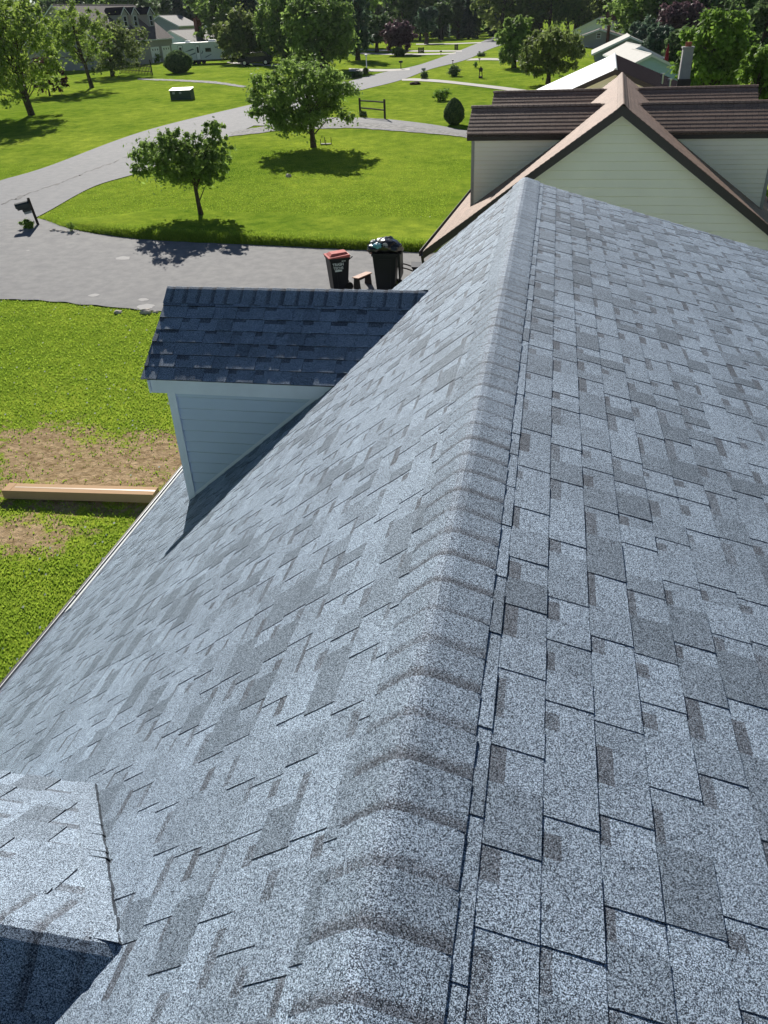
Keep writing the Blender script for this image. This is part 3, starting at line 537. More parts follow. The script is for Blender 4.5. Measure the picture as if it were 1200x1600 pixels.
def dormer(yr, lab, seed):
    zr_, run, xg, xw, zb = -0.645, 0.895, -3.36, -3.14, -2.60
    ye0, ye1 = yr-run, yr+run; ze = zr_-run*math.tan(DP); yw0, yw1 = ye0+0.05, ye1-0.05; zw = -1.33
    mb = MB(); hi = lambda z: z/TLt
    siding(mb, (0, yw0, 0), (1, 0, 0), (0, -1, 0), -2.62, zw+0.03, lambda z: xw, lambda z: max(hi(z), xw+0.001)+0.03, e=0.118)
    siding(mb, (0, yw1, 0), (1, 0, 0), (0, 1, 0), -2.62, zw+0.03, lambda z: xw, lambda z: max(hi(z), xw+0.001)+0.03, e=0.118)
    siding(mb, (xw, 0, 0), (0, 1, 0), (-1, 0, 0), -2.62, zr_-0.06, lambda z: max(yw0, yr-(zr_-0.03-z)/math.tan(DP)), lambda z: min(yw1, yr+(zr_-0.03-z)/math.tan(DP)), e=0.118)
    mb.box(xw+0.01, -1.0, yw0+0.01, yw1-0.01, -2.7, zw-0.02)
    wl_ = mb.build('dormer', M['blue_siding'], **HW)
    wl_['label'] = lab
    for yy in (yw0-0.022, yw1-0.05):
        mb = MB(); mb.box(xw-0.02, xw+0.06, yy, yy+0.072, -2.66, zw+0.01)
        mb.build('corner_board', M['fascia_white'], wl_, True)
    mb = MB()
    for s in (-1, 1):
        yo = yr+s*run; yo = yr+s*(run-0.04); zo = zr_-(run-0.04)*math.tan(DP)
        p = [(xg, yr, zr_-0.012), (xg, yo, zo-0.012), (-0.6, yo, zo-0.012), (-0.6, yr, zr_-0.012)]
        q_ = [(a, b, c-0.05) for a, b, c in p]
        mb.hexa((q_+p) if s > 0 else ([q_[k] for k in (1, 0, 3, 2)]+[p[k] for k in (1, 0, 3, 2)]))
    dr = mb.build('dormer_roof', M['wood_deck'], wl_, True)
    for s, k in ((-1, 0), (1, 1)):
        B = Vector((0, s*math.cos(DP), -math.sin(DP))); mb = MB(); sl_ = run/math.cos(DP)
        slope_shingles(mb, (xg-0.02, yr, zr_-0.010), (1, 0, 0), B, 2.9, sl_+0.012, start=sl_+0.01-7*0.143, seed=seed+k, hb=0.0085, hr=0.014, b_min=0.12)
        mb.build('dormer_shingles', M['shingle'], wl_, True)
    mb = MB(); caps(mb, (-0.58, yr, zr_-0.008), (xg-0.03, yr, zr_-0.008), (0, -math.cos(DP), -math.sin(DP)), (0, math.cos(DP), -math.sin(DP)), wl=0.19, wr=0.18, seed=seed+7, rr=0.14, lift=0.027, bs=1.3)
    mb.build('ridge_cap', M['shingle'], wl_, True)
    mb = MB()
    mb.box(-3.30, -1.2, ye0+0.008, ye0+0.03, ze-0.155, ze+0.002); mb.box(-3.30, -1.2, ye1-0.03, ye1-0.008, ze-0.155, ze+0.002)
    mb.box(-3.299, -1.2, ye0+0.0302, yw0, ze-0.152, ze-0.14); mb.box(-3.299, -1.2, yw1, ye1-0.0302, ze-0.152, ze-0.14)
    for s in (-1, 1): mb.prism([(-3.325, yr, zr_-0.03), (-3.325, yr+s*run, ze-0.03), (-3.325, yr+s*run, ze-0.155), (-3.325, yr, zr_-0.155)], (0.022, 0, 0))
    mb.build('fascia', M['fascia_white'], wl_, True)
    mb = MB(); z_ = lambda x: x*TLt+0.004
    mb.prism([(xw-0.02, yw0-0.013, z_(xw-0.02)), (-1.5, yw0-0.013, z_(-1.5)), (-1.5, yw0-0.013, z_(-1.5)+0.035), (xw-0.02, yw0-0.013, z_(xw-0.02)+0.035)], (0, -0.004, 0))
    mb.build('flashing', M['fascia_white'], wl_, True)
    mb = MB(); mb.box(xw-0.05, xw-0.013, yr-0.42, yr+0.42, -2.35, -1.25)
    wn = mb.build('window_frame', M['white_trim'], wl_, True)
    mb = MB(); mb.box(xw-0.055, xw-0.0505, yr-0.35, yr+0.35, -2.28, -1.83); mb.box(xw-0.055, xw-0.0505, yr-0.35, yr+0.35, -1.77, -1.32)
    mb.build('window_pane', M['glass'], wl_, True)
    # cut shingle edge lying in the valley, both sides
    mb = MB(); r_ = random.Random(seed+20)
    for s in (1,):
        n_ = 26; pts = []
        for k in range(n_+1):
            t = k/n_; d = run*1.0*t+0.0; z = zr_-d*math.tan(DP); x = z/TLt; pts.append(Vector((x, yr+s*d, z)))
        N_ = Vector((-math.sin(TL), 0, math.cos(TL)))
        for k in range(n_):
            j0, j1 = r_.uniform(-.006, .006), r_.uniform(-.006, .006); a, b = pts[k], pts[k+1]; out = Vector((math.cos(TL), 0, math.sin(TL)))
            Nd = Vector((0, s*math.sin(DP), math.cos(DP)))*0.012; ia, ib = a+Nd-Vector((0.09, 0, 0)), b+Nd-Vector((0.09, 0, 0)); oa, ob = a+N_*0.012+out*(0.02+j0), b+N_*0.012+out*(0.02+j1)
            t_ = 0.9; q = [ia, oa, ob, ib]
            if s > 0: q = q[::-1] if (oa-ia).cross(ob-oa).dot(N_) < 0 else q
            elif (oa-ia).cross(ob-oa).dot(N_) < 0: q = q[::-1]
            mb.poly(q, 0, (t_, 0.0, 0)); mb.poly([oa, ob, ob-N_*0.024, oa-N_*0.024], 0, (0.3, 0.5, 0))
    mb.build('valley_edge', M['shingle'], wl_, True)
    return wl_
dormer(7.165, 'dormer with pale blue siding standing by the far end of the roof', 31)
dormer(1.01, 'nearest dormer, only its shingled roof showing', 51)
# ================================================================ ROW OF HOUSES BEHIND
NY = R(3.526); NU = np.array([math.sin(NY), math.cos(NY), 0]); NR = np.array([math.cos(NY), -math.sin(NY), 0])
def Hn(px, py, t):
    v = ray(px, py); return CAM + v*(t/(v@NU))
def window(parent, face, L, x, z, w_, h_, fr='white_trim', y=None, side=0):
    """face 'near': on the wall y=0; 'left'/'right': on the long walls, x then runs along the house"""
    mb = MB(); m2 = MB()
    if face == 'near':
        mb.box(x-w_/2-0.07, x+w_/2+0.07, -0.05, -0.014, z-0.07, z+h_+0.07); m2.box(x-w_/2, x+w_/2, -0.056, -0.0505, z, z+h_/2-0.03); m2.box(x-w_/2, x+w_/2, -0.056, -0.0505, z+h_/2+0.03, z+h_)
    else:
        s = side; X = L
        mb.box(min(X, X+s*0.05), max(X, X+s*0.05), x-w_/2-0.07, x+w_/2+0.07, z-0.07, z+h_+0.07)
        a, b = X+s*0.0505, X+s*0.056; m2.box(min(a, b), max(a, b), x-w_/2, x+w_/2, z, z+h_/2-0.03); m2.box(min(a, b), max(a, b), x-w_/2, x+w_/2, z+h_/2+0.03, z+h_)
    f = mb.build('window', M[fr], parent); m2.build('pane', M['glass'], f); return f
def gable_house(name, label, loc, rz, L, run, rise, ev, wall, roof, trim='white_trim', oh=0.3, cat='house', group=None, roof2=None, lap=0.2, ridge_m=None, eo=0.3):
    h = empty(name, loc, label, cat, group, rz); t = rise/run; th = math.atan(t); top = ev+rise
    mb = MB(); rw = run-eo; zw = ev+eo*t-0.12
    pent = [(-rw, 0, -0.5), (rw, 0, -0.5), (rw, 0, zw), (0, 0, top-0.13), (-rw, 0, zw)]
    mb.prism(pent, (0, L, 0))
    lo = lambda z: max(-rw, -(top-0.13-z)/t); hi_ = lambda z: min(rw, (top-0.13-z)/t)
    siding(mb, (0, -0.002, 0), (1, 0, 0), (0, -1, 0), -0.3, top-0.14, lo, hi_, e=lap)
    for s in (-1, 1): siding(mb, (s*(rw+0.002), 0, 0), (0, 1, 0), (s, 0, 0), -0.3, zw, lambda z: 0, lambda z: L, e=lap)
    mb.build('wall', M[wall], h)
    for s in (-1, 1):
        mb = MB(); q = [(0, -oh, top), (s*run, -oh, ev), (s*run, L+oh, ev), (0, L+oh, top)]; b = [(a, b_, c-0.12) for a, b_, c in q]
        mb.hexa((b+q) if s > 0 else ([b[k] for k in (1, 0, 3, 2)]+[q[k] for k in (1, 0, 3, 2)]))
        mb.build('roof', M[roof2 if (roof2 and s > 0) else roof], h)
    mb = MB(); mb.tube([(0, -oh, top-0.02), (0, L+oh, top-0.02)], 0.07, 8); mb.build('ridge_cap', M[ridge_m or roof], h)
    mb = MB()
    for s in (-1, 1): mb.prism([(0, -oh-0.03, top-0.01), (s*run, -oh-0.03, ev-0.01), (s*run, -oh-0.03, ev-0.2), (0, -oh-0.03, top-0.2)], (0, 0.028, 0))
    mb.build('rake_board', M[trim], h)
    for s in (-1, 1):
        mb = MB(); a, b = s*(run+0.003), s*(run+0.11); mb.box(min(a, b), max(a, b), -oh, L+oh, ev-0.16, ev-0.03); mb.build('gutter', M[trim], h)
    return h
# next door: brown roof, cream gable, dormers on both slopes
t0 = 21.0; ax = Hn(974, 163, t0); bx, by = ax[0], ax[1]; NG = float(hgt(bx-3, by+3)); ztop = ax[2]
nh = empty('neighbour_house', (bx, by, NG), 'neighbouring house with brown shingle roof, cream gable and four dormers', 'house', None, -NY)
rp = R(35.6); run = 4.78; rise = run*math.tan(rp); top = ztop-NG; ev = top-rise; NL = 10.6; tt = math.tan(rp)
mb = MB(); rw = run-0.45; zw = top-rw*tt-0.14
mb.prism([(-rw, 0.25, -0.5), (rw, 0.25, -0.5), (rw, 0.25, zw), (0, 0.25, top-0.16), (-rw, 0.25, zw)], (0, NL-0.5, 0))
siding(mb, (0, 0.248, 0), (1, 0, 0), (0, -1, 0), 0.0, top-0.18, lambda z: max(-rw, -(top-0.14-z)/tt), lambda z: min(rw, (top-0.14-z)/tt), e=0.2, thick=0.02)
for s in (-1, 1): siding(mb, (s*(rw+0.002), 0, 0), (0, 1, 0), (s, 0, 0), 0.0, zw-0.02, lambda z: 0.25, lambda z: NL-0.25, e=0.2, thick=0.02)
mb.build('wall', M['cream_siding'], nh)
mb = MB()
for s in (-1, 1):
    q = [(0, 0, top-0.012), (s*run, 0, ev-0.012), (s*run, NL, ev-0.012), (0, NL, top-0.012)]; b = [(a, b_, c-0.12) for a, b_, c in q]
    mb.hexa((b+q) if s > 0 else ([b[k] for k in (1, 0, 3, 2)]+[q[k] for k in (1, 0, 3, 2)]))
nr = mb.build('roof', M['brown_shingle'], nh)
for s in (-1, 1):
    mb = MB(); slope_shingles(mb, (0, -0.02, top-0.010), (0, 1, 0), (s*math.cos(rp), 0, -math.sin(rp)), NL+0.04, run/math.cos(rp), start=0.1, style='tab', seed=61+s)
    mb.build('shingles', M['brown_shingle'], nr)
mb = MB(); caps(mb, (0, -0.04, top-0.005), (0, NL+0.04, top-0.005), (-math.cos(rp), 0, -math.sin(rp)), (math.cos(rp), 0, -math.sin(rp)), wl=0.16, wr=0.16, lift=0.02, seed=66, tone=0.85); mb.build('ridge_cap', M['brown_shingle'], nr)
mb = MB()
for s in (-1, 1): mb.prism([(0, -0.035, top-0.018), (s*run, -0.035, ev-0.018), (s*run, -0.035, ev-0.22), (0, -0.035, top-0.24)], (0, 0.03, 0)); mb.prism([(0, 0.0, top-0.15), (s*run, 0.0, ev-0.15), (s*run, 0.0, ev-0.17), (0, 0.0, top-0.17)], (0, 0.24, 0))
mb.build('rake_board', M['brown_trim'], nh)
for s in (-1, 1):
    mb = MB(); a, b = s*(run+0.003), s*(run+0.12)
    mb.box(min(a, b), max(a, b), -0.02, NL, ev-0.15, ev-0.14); mb.box(min(a, b)-(0.0), min(a, b)+0.012, -0.02, NL, ev-0.139, ev-0.02); mb.box(max(a, b)-0.012, max(a, b), -0.02, NL, ev-0.139, ev-0.02)
    if s < 0: mb.tube([(-run-0.06, 0.1, ev-0.15), (-run-0.04, 0.12, ev-0.35), (-rw-0.06, 0.2, ev-0.62), (-rw-0.06, 0.2, 0)], 0.045, 8)
    mb.build('gutter', M['brown_trim'], nh)
def nb_dormer(s, yr, lab):
    zr_ = top-0.29; run_d = 1.02; xg = s*4.06; xw = s*3.92; p_ = R(31); ze = zr_-run_d*math.tan(p_); y0, y1 = yr-run_d+0.05, yr+run_d-0.05; zb = top-abs(xw)*tt-0.05; zwt = ze-0.14
    mb = MB(); hx = lambda z: -s*(-(top-z)/tt)
    if s < 0: lo, hi_ = (lambda z: xw), (lambda z: max(-(top-z)/tt, xw+0.001)+0.05)
    else: lo, hi_ = (lambda z: min((top-z)/tt, xw-0.001)-0.05), (lambda z: xw)
    for yy, ns in ((y0, -1), (y1, 1)): siding(mb, (0, yy, 0), (1, 0, 0), (0, ns, 0), zb, zwt+0.1, lo, hi_, e=0.115, thick=0.014)
    siding(mb, (xw, 0, 0), (0, 1, 0), (s, 0, 0), zb, zr_-0.06, lambda z: max(y0, yr-(zr_-0.03-z)/math.tan(p_)), lambda z: min(y1, yr+(zr_-0.03-z)/math.tan(p_)), e=0.115, thick=0.014)
    mb.box(min(xw-s*0.01, s*1.5), max(xw-s*0.01, s*1.5), y0+0.01, y1-0.01, zb, zwt)
    dm = mb.build('dormer', M['cream_siding'], nh); dm['label'] = lab
    a, b = xw-s*0.07, xw+s*0.016
    for yy in (y0-0.018, y1-0.06): mb = MB(); mb.box(min(a, b), max(a, b), yy, yy+0.078, zb-0.05, zwt+0.05); mb.build('corner_board', M['beige'], dm)
    mb = MB()
    for q_ in (-1, 1):
        yo = yr+q_*run_d; A = [(xg, yr, zr_-0.012), (xg, yo, ze-0.012), (s*0.3, yo, ze-0.012), (s*0.3, yr, zr_-0.012)]; B = [(a_, b_, c-0.06) for a_, b_, c in A]
        mb.hexa((B+A) if q_*s < 0 else ([B[k] for k in (1, 0, 3, 2)]+[A[k] for k in (1, 0, 3, 2)]))
    mb.build('dormer_roof', M['brown_shingle'], dm)
    for q_ in (-1, 1):
        mb = MB(); xs = min(xg+s*0.02, s*0.3)
        slope_shingles(mb, (xs, yr, zr_-0.010), (1, 0, 0), (0, q_*math.cos(p_), -math.sin(p_)), abs(xg)-0.28, run_d/math.cos(p_)+0.01, start=0.11, e=0.15, style='tab', seed=int(70+yr*3+s+q_), hb=0.005)
        mb.build('dormer_shingles', M['brown_shingle'], dm)
    mb = MB(); a, b = sorted((xg+s*0.03, s*0.55)); caps(mb, (a, yr, zr_), (b, yr, zr_), (0, math.cos(p_), -math.sin(p_)), (0, -math.cos(p_), -math.sin(p_)), wl=0.12, wr=0.12, lift=0.0, seed=71, tone=0.85); mb.build('ridge_cap', M['brown_shingle'], dm)
    mb = MB(); a, b = sorted((xg-s*0.02, s*1.3))
    mb.box(a, b, yr-run_d-0.0, yr-run_d+0.022, ze-0.17, ze-0.018); mb.box(a, b, yr+run_d-0.022, yr+run_d, ze-0.17, ze-0.018)
    mb.box(a, b, yr-run_d+0.0222, y0, ze-0.165, ze-0.15); mb.box(a, b, y1, yr+run_d-0.0222, ze-0.165, ze-0.15)
    for q_ in (-1, 1): mb.prism([(xg-s*0.018, yr, zr_-0.03), (xg-s*0.018, yr+q_*run_d, ze-0.03), (xg-s*0.018, yr+q_*run_d, ze-0.17), (xg-s*0.018, yr, zr_-0.17)], (s*0.02, 0, 0))
    mb.build('fascia', M['brown_trim'], dm)
    f = window(dm, 'side', xw+s*0.012, yr, zwt-0.95, 0.7, 1.05, side=s)
for s, sd in ((-1, 'left'), (1, 'right')):
    nb_dormer(s, 3.62, 'front dormer on the %s slope of the brown roof' % sd); nb_dormer(s, 8.35, 'rear dormer on the %s slope of the brown roof' % sd)
def row_house(label, ap, t, far_px, yaw, run, rise, wall, roof, trim='white_trim', L=9.0, roof2=None, oh=0.3, name='house', zap=None, **kw):
    P = Hn(ap[0], ap[1], t); g = float(hgt(P[0], P[1])); ev = P[2]-rise-g
    return gable_house(name, label, (P[0], P[1], g), -R(yaw), L, run, rise, ev, wall, roof, trim, oh, roof2=roof2, **kw)
hC = row_house('house with a white roof slope, its sun glare painted in, and a dark one, behind the brown roof', (962, 107), 38.0, None, 3.0, 4.9, 1.95, 'cream_siding', 'glare_roof', 'brown_trim', L=12.0, roof2='black_roof', oh=0.45, ridge_m='glare_roof')
# chimney and vents on its dark slope
def loc_in(h, P):
    return wmat(h).inverted() @ Vector([float(a) for a in P])
P = loc_in(hC, Hn(1067, 131, 43.0)); mb = MB(); mb.taper(P.x, P.y, P.z-1.2, P.z+1.42, 0.25, 0.36, 0.22, 0.34); ch = mb.build('chimney', M['chimney'], hC)
mb = MB(); mb.box(P.x-0.26, P.x+0.26, P.y-0.38, P.y+0.38, P.z+1.42, P.z+1.48); mb.build('chimney_cap', M['chimney'], ch)
mb = MB(); mb.tube([(P.x, P.y, P.z+1.48), (P.x, P.y, P.z+1.66)], 0.14, 12); mb.build('flue', M['flue'], ch)
mb = MB(); mb.box(P.x-0.29, P.x+0.3, P.y-0.42, P.y-0.365, P.z-0.3, P.z+0.22); mb.build('flashing', M['brown_trim'], ch)
for px, py, tq, hq in ((1034, 128, 41.5, 0.28), (1046, 132, 41.0, 0.16)):
    P = loc_in(hC, Hn(px, py, tq)); mb = MB(); mb.tube([(P.x, P.y, P.z-0.7), (P.x, P.y, P.z+hq)], 0.06, 10); mb.tube([(P.x, P.y, P.z+hq), (P.x, P.y, P.z+hq+0.06)], 0.10, 10); mb.build('vent_pipe', M['chrome'], hC)
hD = row_house('light blue house with pale roof edge, right of the glare white roof', (1018, 84), 75.0, None, 356.0-360.0, 3.9, 1.72, 'lblue', 'pale_roof', 'white_trim', L=10.0, oh=0.25)
hD2 = row_house('small light blue wing with a pale roof just left of the blue gable', (1001, 71), 86.0, None, -4.0, 2.1, 0.95, 'lblue', 'pale_roof', 'white_trim', L=9.0, oh=0.3)
hE = row_house('grey sided house with broad white eaves and a round gutter end', (984.5, 56), 106.0, None, 2.0, 3.95, 1.60, 'greyside', 'pale_roof', 'white_trim', L=10.0, oh=0.5)
window(hE, 'near', 0, 0.0, loc_in(hE, Hn(984, 72, 106)).z-0.3, 0.5, 0.7)
hF = row_house('beige two storey house with a dark flue pipe on its gable', (937.5, 45), 130.0, None, 4.0, 3.35, 1.0, 'beige', 'tan_roof', 'white_trim', L=9.0, oh=0.25)
window(hF, 'near', 0, -0.1, loc_in(hF, Hn(937, 58, 130)).z-0.1, 0.5, 0.55); window(hF, 'near', 0, -2.0, loc_in(hF, Hn(918, 83, 130)).z-0.4, 1.1, 1.2)
P = loc_in(hF, Hn(950, 55, 129.6)); mb = MB(); mb.tube([(P.x, -0.4, P.z-2.2), (P.x, -0.4, P.z+0.95)], 0.2, 8); mb.tube([(P.x, -0.4, P.z+0.95), (P.x, -0.4, P.z+1.15)], 0.27, 8); mb.build('flue_pipe', M['brick'], hF)
hG = row_house('white gabled house at the back of the row with a blue grey roof', (935.5, 27.5), 160.0, None, 10.0, 4.3, 1.75, 'white', 'grey_roof', 'white_trim', L=11.0, oh=0.3)
window(hG, 'near', 0, 0.0, loc_in(hG, Hn(935, 35, 160)).z-0.2, 0.6, 0.7)
P = loc_in(hG, Hn(955, 22, 168)); mb = MB(); mb.box(P.x-0.8, P.x+0.8, P.y-0.4, P.y+0.4, P.z-3, P.z+0.3); mb.build('chimney', M['brick'], hG)
# ================================================================ HOUSES ON THE LEFT
def yaw_of(px, comp_r):   # rotation of local +x about z, as seen from the camera at column px
    pass
P = atD(268, 150); fw = np.array([P[0]-CAM[0], P[1]-CAM[1]]); fw /= np.linalg.norm(fw); rt = np.array([fw[1], -fw[0]])
Fv = 0.88*rt-0.475*fw; rzL = math.atan2(Fv[1], Fv[0])        # local +x = the front of the house
run = 6.2; rise = 4.7; ev = up_to(P, 59); Lh = 21.0
# the eave corner that shows at P is local (run, L): move the origin so that it falls there
lx = np.array([math.cos(rzL), math.sin(rzL)]); ly = np.array([-math.sin(rzL), math.cos(rzL)])
og = np.array([P[0], P[1]]) - lx*run - ly*Lh
hL = gable_house('house', 'tan brick house on the left with brown roof, three front dormers and two garage doors', (og[0], og[1], P[2]), rzL, Lh, run, rise, ev, 'beige', 'tan_roof', 'white_trim', oh=0.3)
tL = rise/run; topL = ev+rise
for yq, xq in ((Lh-2.2, 4.0), (Lh-6.9, 4.0), (Lh-9.8, 4.0)):
    zb = topL-xq*tL; zt = zb+2.6; mb = MB(); w_ = 0.95
    mb.prism([(xq, yq-w_, zb-0.4), (xq, yq+w_, zb-0.4), (xq, yq+w_, zt-0.85), (xq, yq, zt-0.1), (xq, yq-w_, zt-0.85)], (-2.8, 0, 0))
    d = mb.build('dormer', M['beige'], hL); z0 = zt-0.92
    mb = MB()
    for s in (-1, 1):
        q = [(xq+0.2, yq, zt), (xq+0.2, yq+s*(w_+0.2), z0), (xq-2.9, yq+s*(w_+0.2), z0), (xq-2.9, yq, zt)]; b = [(a, b_, c-0.08) for a, b_, c in q]
        mb.hexa((b+q) if s < 0 else ([b[k] for k in (1, 0, 3, 2)]+[q[k] for k in (1, 0, 3, 2)]))
    mb.build('dormer_roof', M['black_roof'], d)
    mb = MB()
    for s in (-1, 1): mb.prism([(xq+0.2, yq, zt+0.0), (xq+0.2, yq+s*(w_+0.2), z0), (xq+0.2, yq+s*(w_+0.2), z0-0.16), (xq+0.2, yq, zt-0.16)], (0.03, 0, 0))
    mb.build('dormer_trim', M['white_trim'], d)
    window(d, 'side', xq+0.001, yq, zb+0.15, 0.75, 1.25, side=1)
for k, yq in enumerate((Lh-2.4, Lh-5.9)):
    mb = MB(); mb.box(run-0.29, run-0.22, yq-1.25, yq+1.25, 0, 2.1); gd = mb.build('garage_door', M['white'], hL)
    for q in (-0.75, 0, 0.75): mb = MB(); mb.box(run-0.218, run-0.21, yq+q-0.12, yq+q+0.12, 1.6, 1.85); mb.build('door_window', M['glass'], gd)
# grey low house and its neighbours behind the caravan
def plain_house(label, px, D, py_ridge, run, rise, L, wall, roof, face=0.0, **kw):
    P = atD(px, D); fw = np.array([P[0]-CAM[0], P[1]-CAM[1]]); a = math.atan2(fw[0], fw[1])
    tp = up_to(P, py_ridge); return gable_house('house', label, tuple(P), -a-R(face), L, run, rise, tp-rise, wall, roof, 'white_trim', oh=0.3, **kw), P
h1, P1 = plain_house('low blue grey house with a grey gable roof directly behind the caravan', 266, 158, 47, 5.5, 2.3, 9, 'lblue', 'grey_roof', 40)
h2, P2 = plain_house('grey gabled house with a red brick chimney behind the caravan', 322, 168, 38, 5.0, 2.6, 9, 'greyside', 'grey_roof', 60)
q = loc_in(h2, atD(309, 161)); mb = MB(); tp = up_to(atD(309, 161), 30); mb.box(q.x-0.45, q.x+0.45, q.y-0.45, q.y+0.45, 0, tp); c2 = mb.build('chimney', M['brick'], h2)
mb = MB(); mb.box(q.x-0.52, q.x+0.52, q.y-0.52, q.y+0.52, tp, tp+0.15); mb.box(q.x-0.1, q.x+0.1, q.y-0.1, q.y+0.1, tp+0.15, tp+0.4); mb.build('chimney_cap', M['brick'], c2)
h3, P3 = plain_house('small cream gable far behind between the trees', 277, 225, 30, 3.6, 1.9, 8, 'cream_siding', 'grey_roof', 10)
h4, P4 = plain_house('pale grey house wall just right of the brown dormers', 252, 185, 24, 4.2, 1.9, 8, 'greyside', 'grey_roof', 30)

# ================================================================ TREES AND SHRUBS
def crown_mesh(name, blobs, n, leaf, m, seed, droop=0.0, clumps=60, cr=0.28, flat=0.0, hollow=0.35):
    """blobs: (x, y, z, rx, ry, rz) ellipsoids; leaf clumps are spread near their shells"""
    g = np.random.default_rng(seed); B = np.array(blobs, float); vol = B[:, 3]*B[:, 4]*B[:, 5]; pk = vol**0.7; pk /= pk.sum()
    k = g.choice(len(B), clumps, p=pk); d = g.normal(size=(clumps, 3)); d /= np.linalg.norm(d, axis=1)[:, None]; rr = g.uniform(hollow, 1.0, clumps)**0.55
    cc = B[k, :3] + d*rr[:, None]*B[k, 3:]*g.uniform(0.8, 1.12, (clumps, 1)); crr = cr*B[k, 3:].mean(1)*g.uniform(0.6, 1.3, clumps)
    j = g.integers(0, clumps, n); p = g.normal(size=(n, 3)); p /= np.linalg.norm(p, axis=1)[:, None]; an = g.uniform(0.55, 1.5, (clumps, 3)); p = cc[j] + p*(crr[j]*np.minimum(np.abs(g.normal(0, 0.72, n)), 1.7))[:, None]*an[j]*np.array([1, 1, 0.85-flat])
    out = p-cc[j]; out /= np.linalg.norm(out, axis=1)[:, None]+1e-6; nn = out*0.7 + g.normal(size=(n, 3))*0.55 + np.array([0, 0, 0.45]); nn /= np.linalg.norm(nn, axis=1)[:, None]
    t = g.normal(size=(n, 3)); t[:, 2] -= droop; t -= nn*(t*nn).sum(1)[:, None]; t /= np.linalg.norm(t, axis=1)[:, None]; b = np.cross(nn, t); s = leaf*g.uniform(0.6, 1.35, n)[:, None]
    V = np.stack([p-t*s, p+b*s*0.5-t*s*0.1, p+t*s, p-b*s*0.5-t*s*0.1], 1)
    tone = np.clip(g.uniform(0.1, 0.9, clumps)[j]*0.5 + g.uniform(0, 0.6, n), 0, 1)
    return fast_mesh(name, V, m, tone, 4), cc
def cone_mesh(name, h, r, n, leaf, m, seed, base=0.06, tiers=18):
    g = np.random.default_rng(seed); t = g.random(n)**0.75; z = h*(base+(1-base)*(1-t)); a = g.uniform(0, 2*math.pi, n); tier = 0.75+0.25*np.sin(t*tiers*2*math.pi+3*np.sin(a*2))
    nb = 9; arm = 0.72+0.28*np.cos(a*nb+np.floor(t*tiers)*2.1); rad = r*(t**0.85)*tier*arm*g.uniform(0.35, 1.0, n)**0.4
    p = np.stack([np.cos(a)*rad, np.sin(a)*rad, z-rad*0.25], 1); d = np.stack([np.cos(a), np.sin(a), -0.45+0*a], 1)+g.normal(size=(n, 3))*0.3; d /= np.linalg.norm(d, axis=1)[:, None]
    up = g.normal(size=(n, 3))*0.5+[0, 0, 1]; b = np.cross(d, up); b /= np.linalg.norm(b, axis=1)[:, None]; s = leaf*g.uniform(0.6, 1.4, n)[:, None]
    V = np.stack([p-d*s, p+b*s*0.35, p+d*s, p-b*s*0.35], 1); return fast_mesh(name, V, m, np.clip(g.random(n)*0.9, 0, 1), 4)
def trunk_mesh(name, h, r, targets, seed, stems=1, lean=(0, 0), n_l=14, crook=0.05):
    g = random.Random(seed); mb = MB(); tg = sorted([tuple(t) for t in targets], key=lambda q: q[2])
    for s in range(stems):
        a = 2*math.pi*s/max(stems, 1)+0.5; sp = 0.0 if stems == 1 else 0.35*h*0.3
        path = [Vector((0.08*math.cos(a)*(stems > 1), 0.08*math.sin(a)*(stems > 1), -0.15))]
        for k in range(1, 7):
            t = k/6; path.append(Vector((lean[0]*t+sp*math.cos(a)*t+g.uniform(-1, 1)*crook*h*0.3, lean[1]*t+sp*math.sin(a)*t+g.uniform(-1, 1)*crook*h*0.3, h*t)))
        mb.tube(path, [r*1.35*(1-0.1*0)]+[r*(1-0.62*k/6) for k in range(1, 7)], 8)
        for q in g.sample(tg, min(n_l, len(tg))):
            q = Vector(q); k = g.choice((2, 3, 3, 4, 4, 5)); a0 = path[k]
            if q.z < a0.z: a0 = path[max(1, k-2)]
            mid = a0.lerp(q, 0.5)+Vector((g.uniform(-.1, .1), g.uniform(-.1, .1), 0.06*h)); rr = r*(0.40-0.04*k)
            mb.tube([a0, a0.lerp(mid, 0.6), mid, q], [rr, rr*0.8, rr*0.6, rr*0.2], 5)
    return mb
def make_tree(name, label, base, meshes, trunk, cat='tree', group=None, scale=(1, 1, 1), rz=0.0):
    e = empty(name, base, label, cat, group, rz); e.scale = scale
    if trunk is not None: link('trunk', trunk, e)
    link('crown', meshes, e); return e
def bush(label, P, rx, rz, m, n=3000, leaf=0.06, seed=1, name='shrub', cat='shrub', group=None, clumps=50, sc=(1, 1, 1)):
    me, cc = crown_mesh('crown', [(0, 0, rz*0.95, rx, rx, rz)], n, leaf, M[m], seed, clumps=clumps, cr=0.33, hollow=0.15)
    mb = trunk_mesh('trunk', rz*1.2, rx*0.07, cc, seed, 1, n_l=10); t = mb.build('trunk_src', M['bark']); tm = t.data; bpy.data.objects.remove(t)
    return make_tree(name, label, P, me, tm, cat, group, sc)
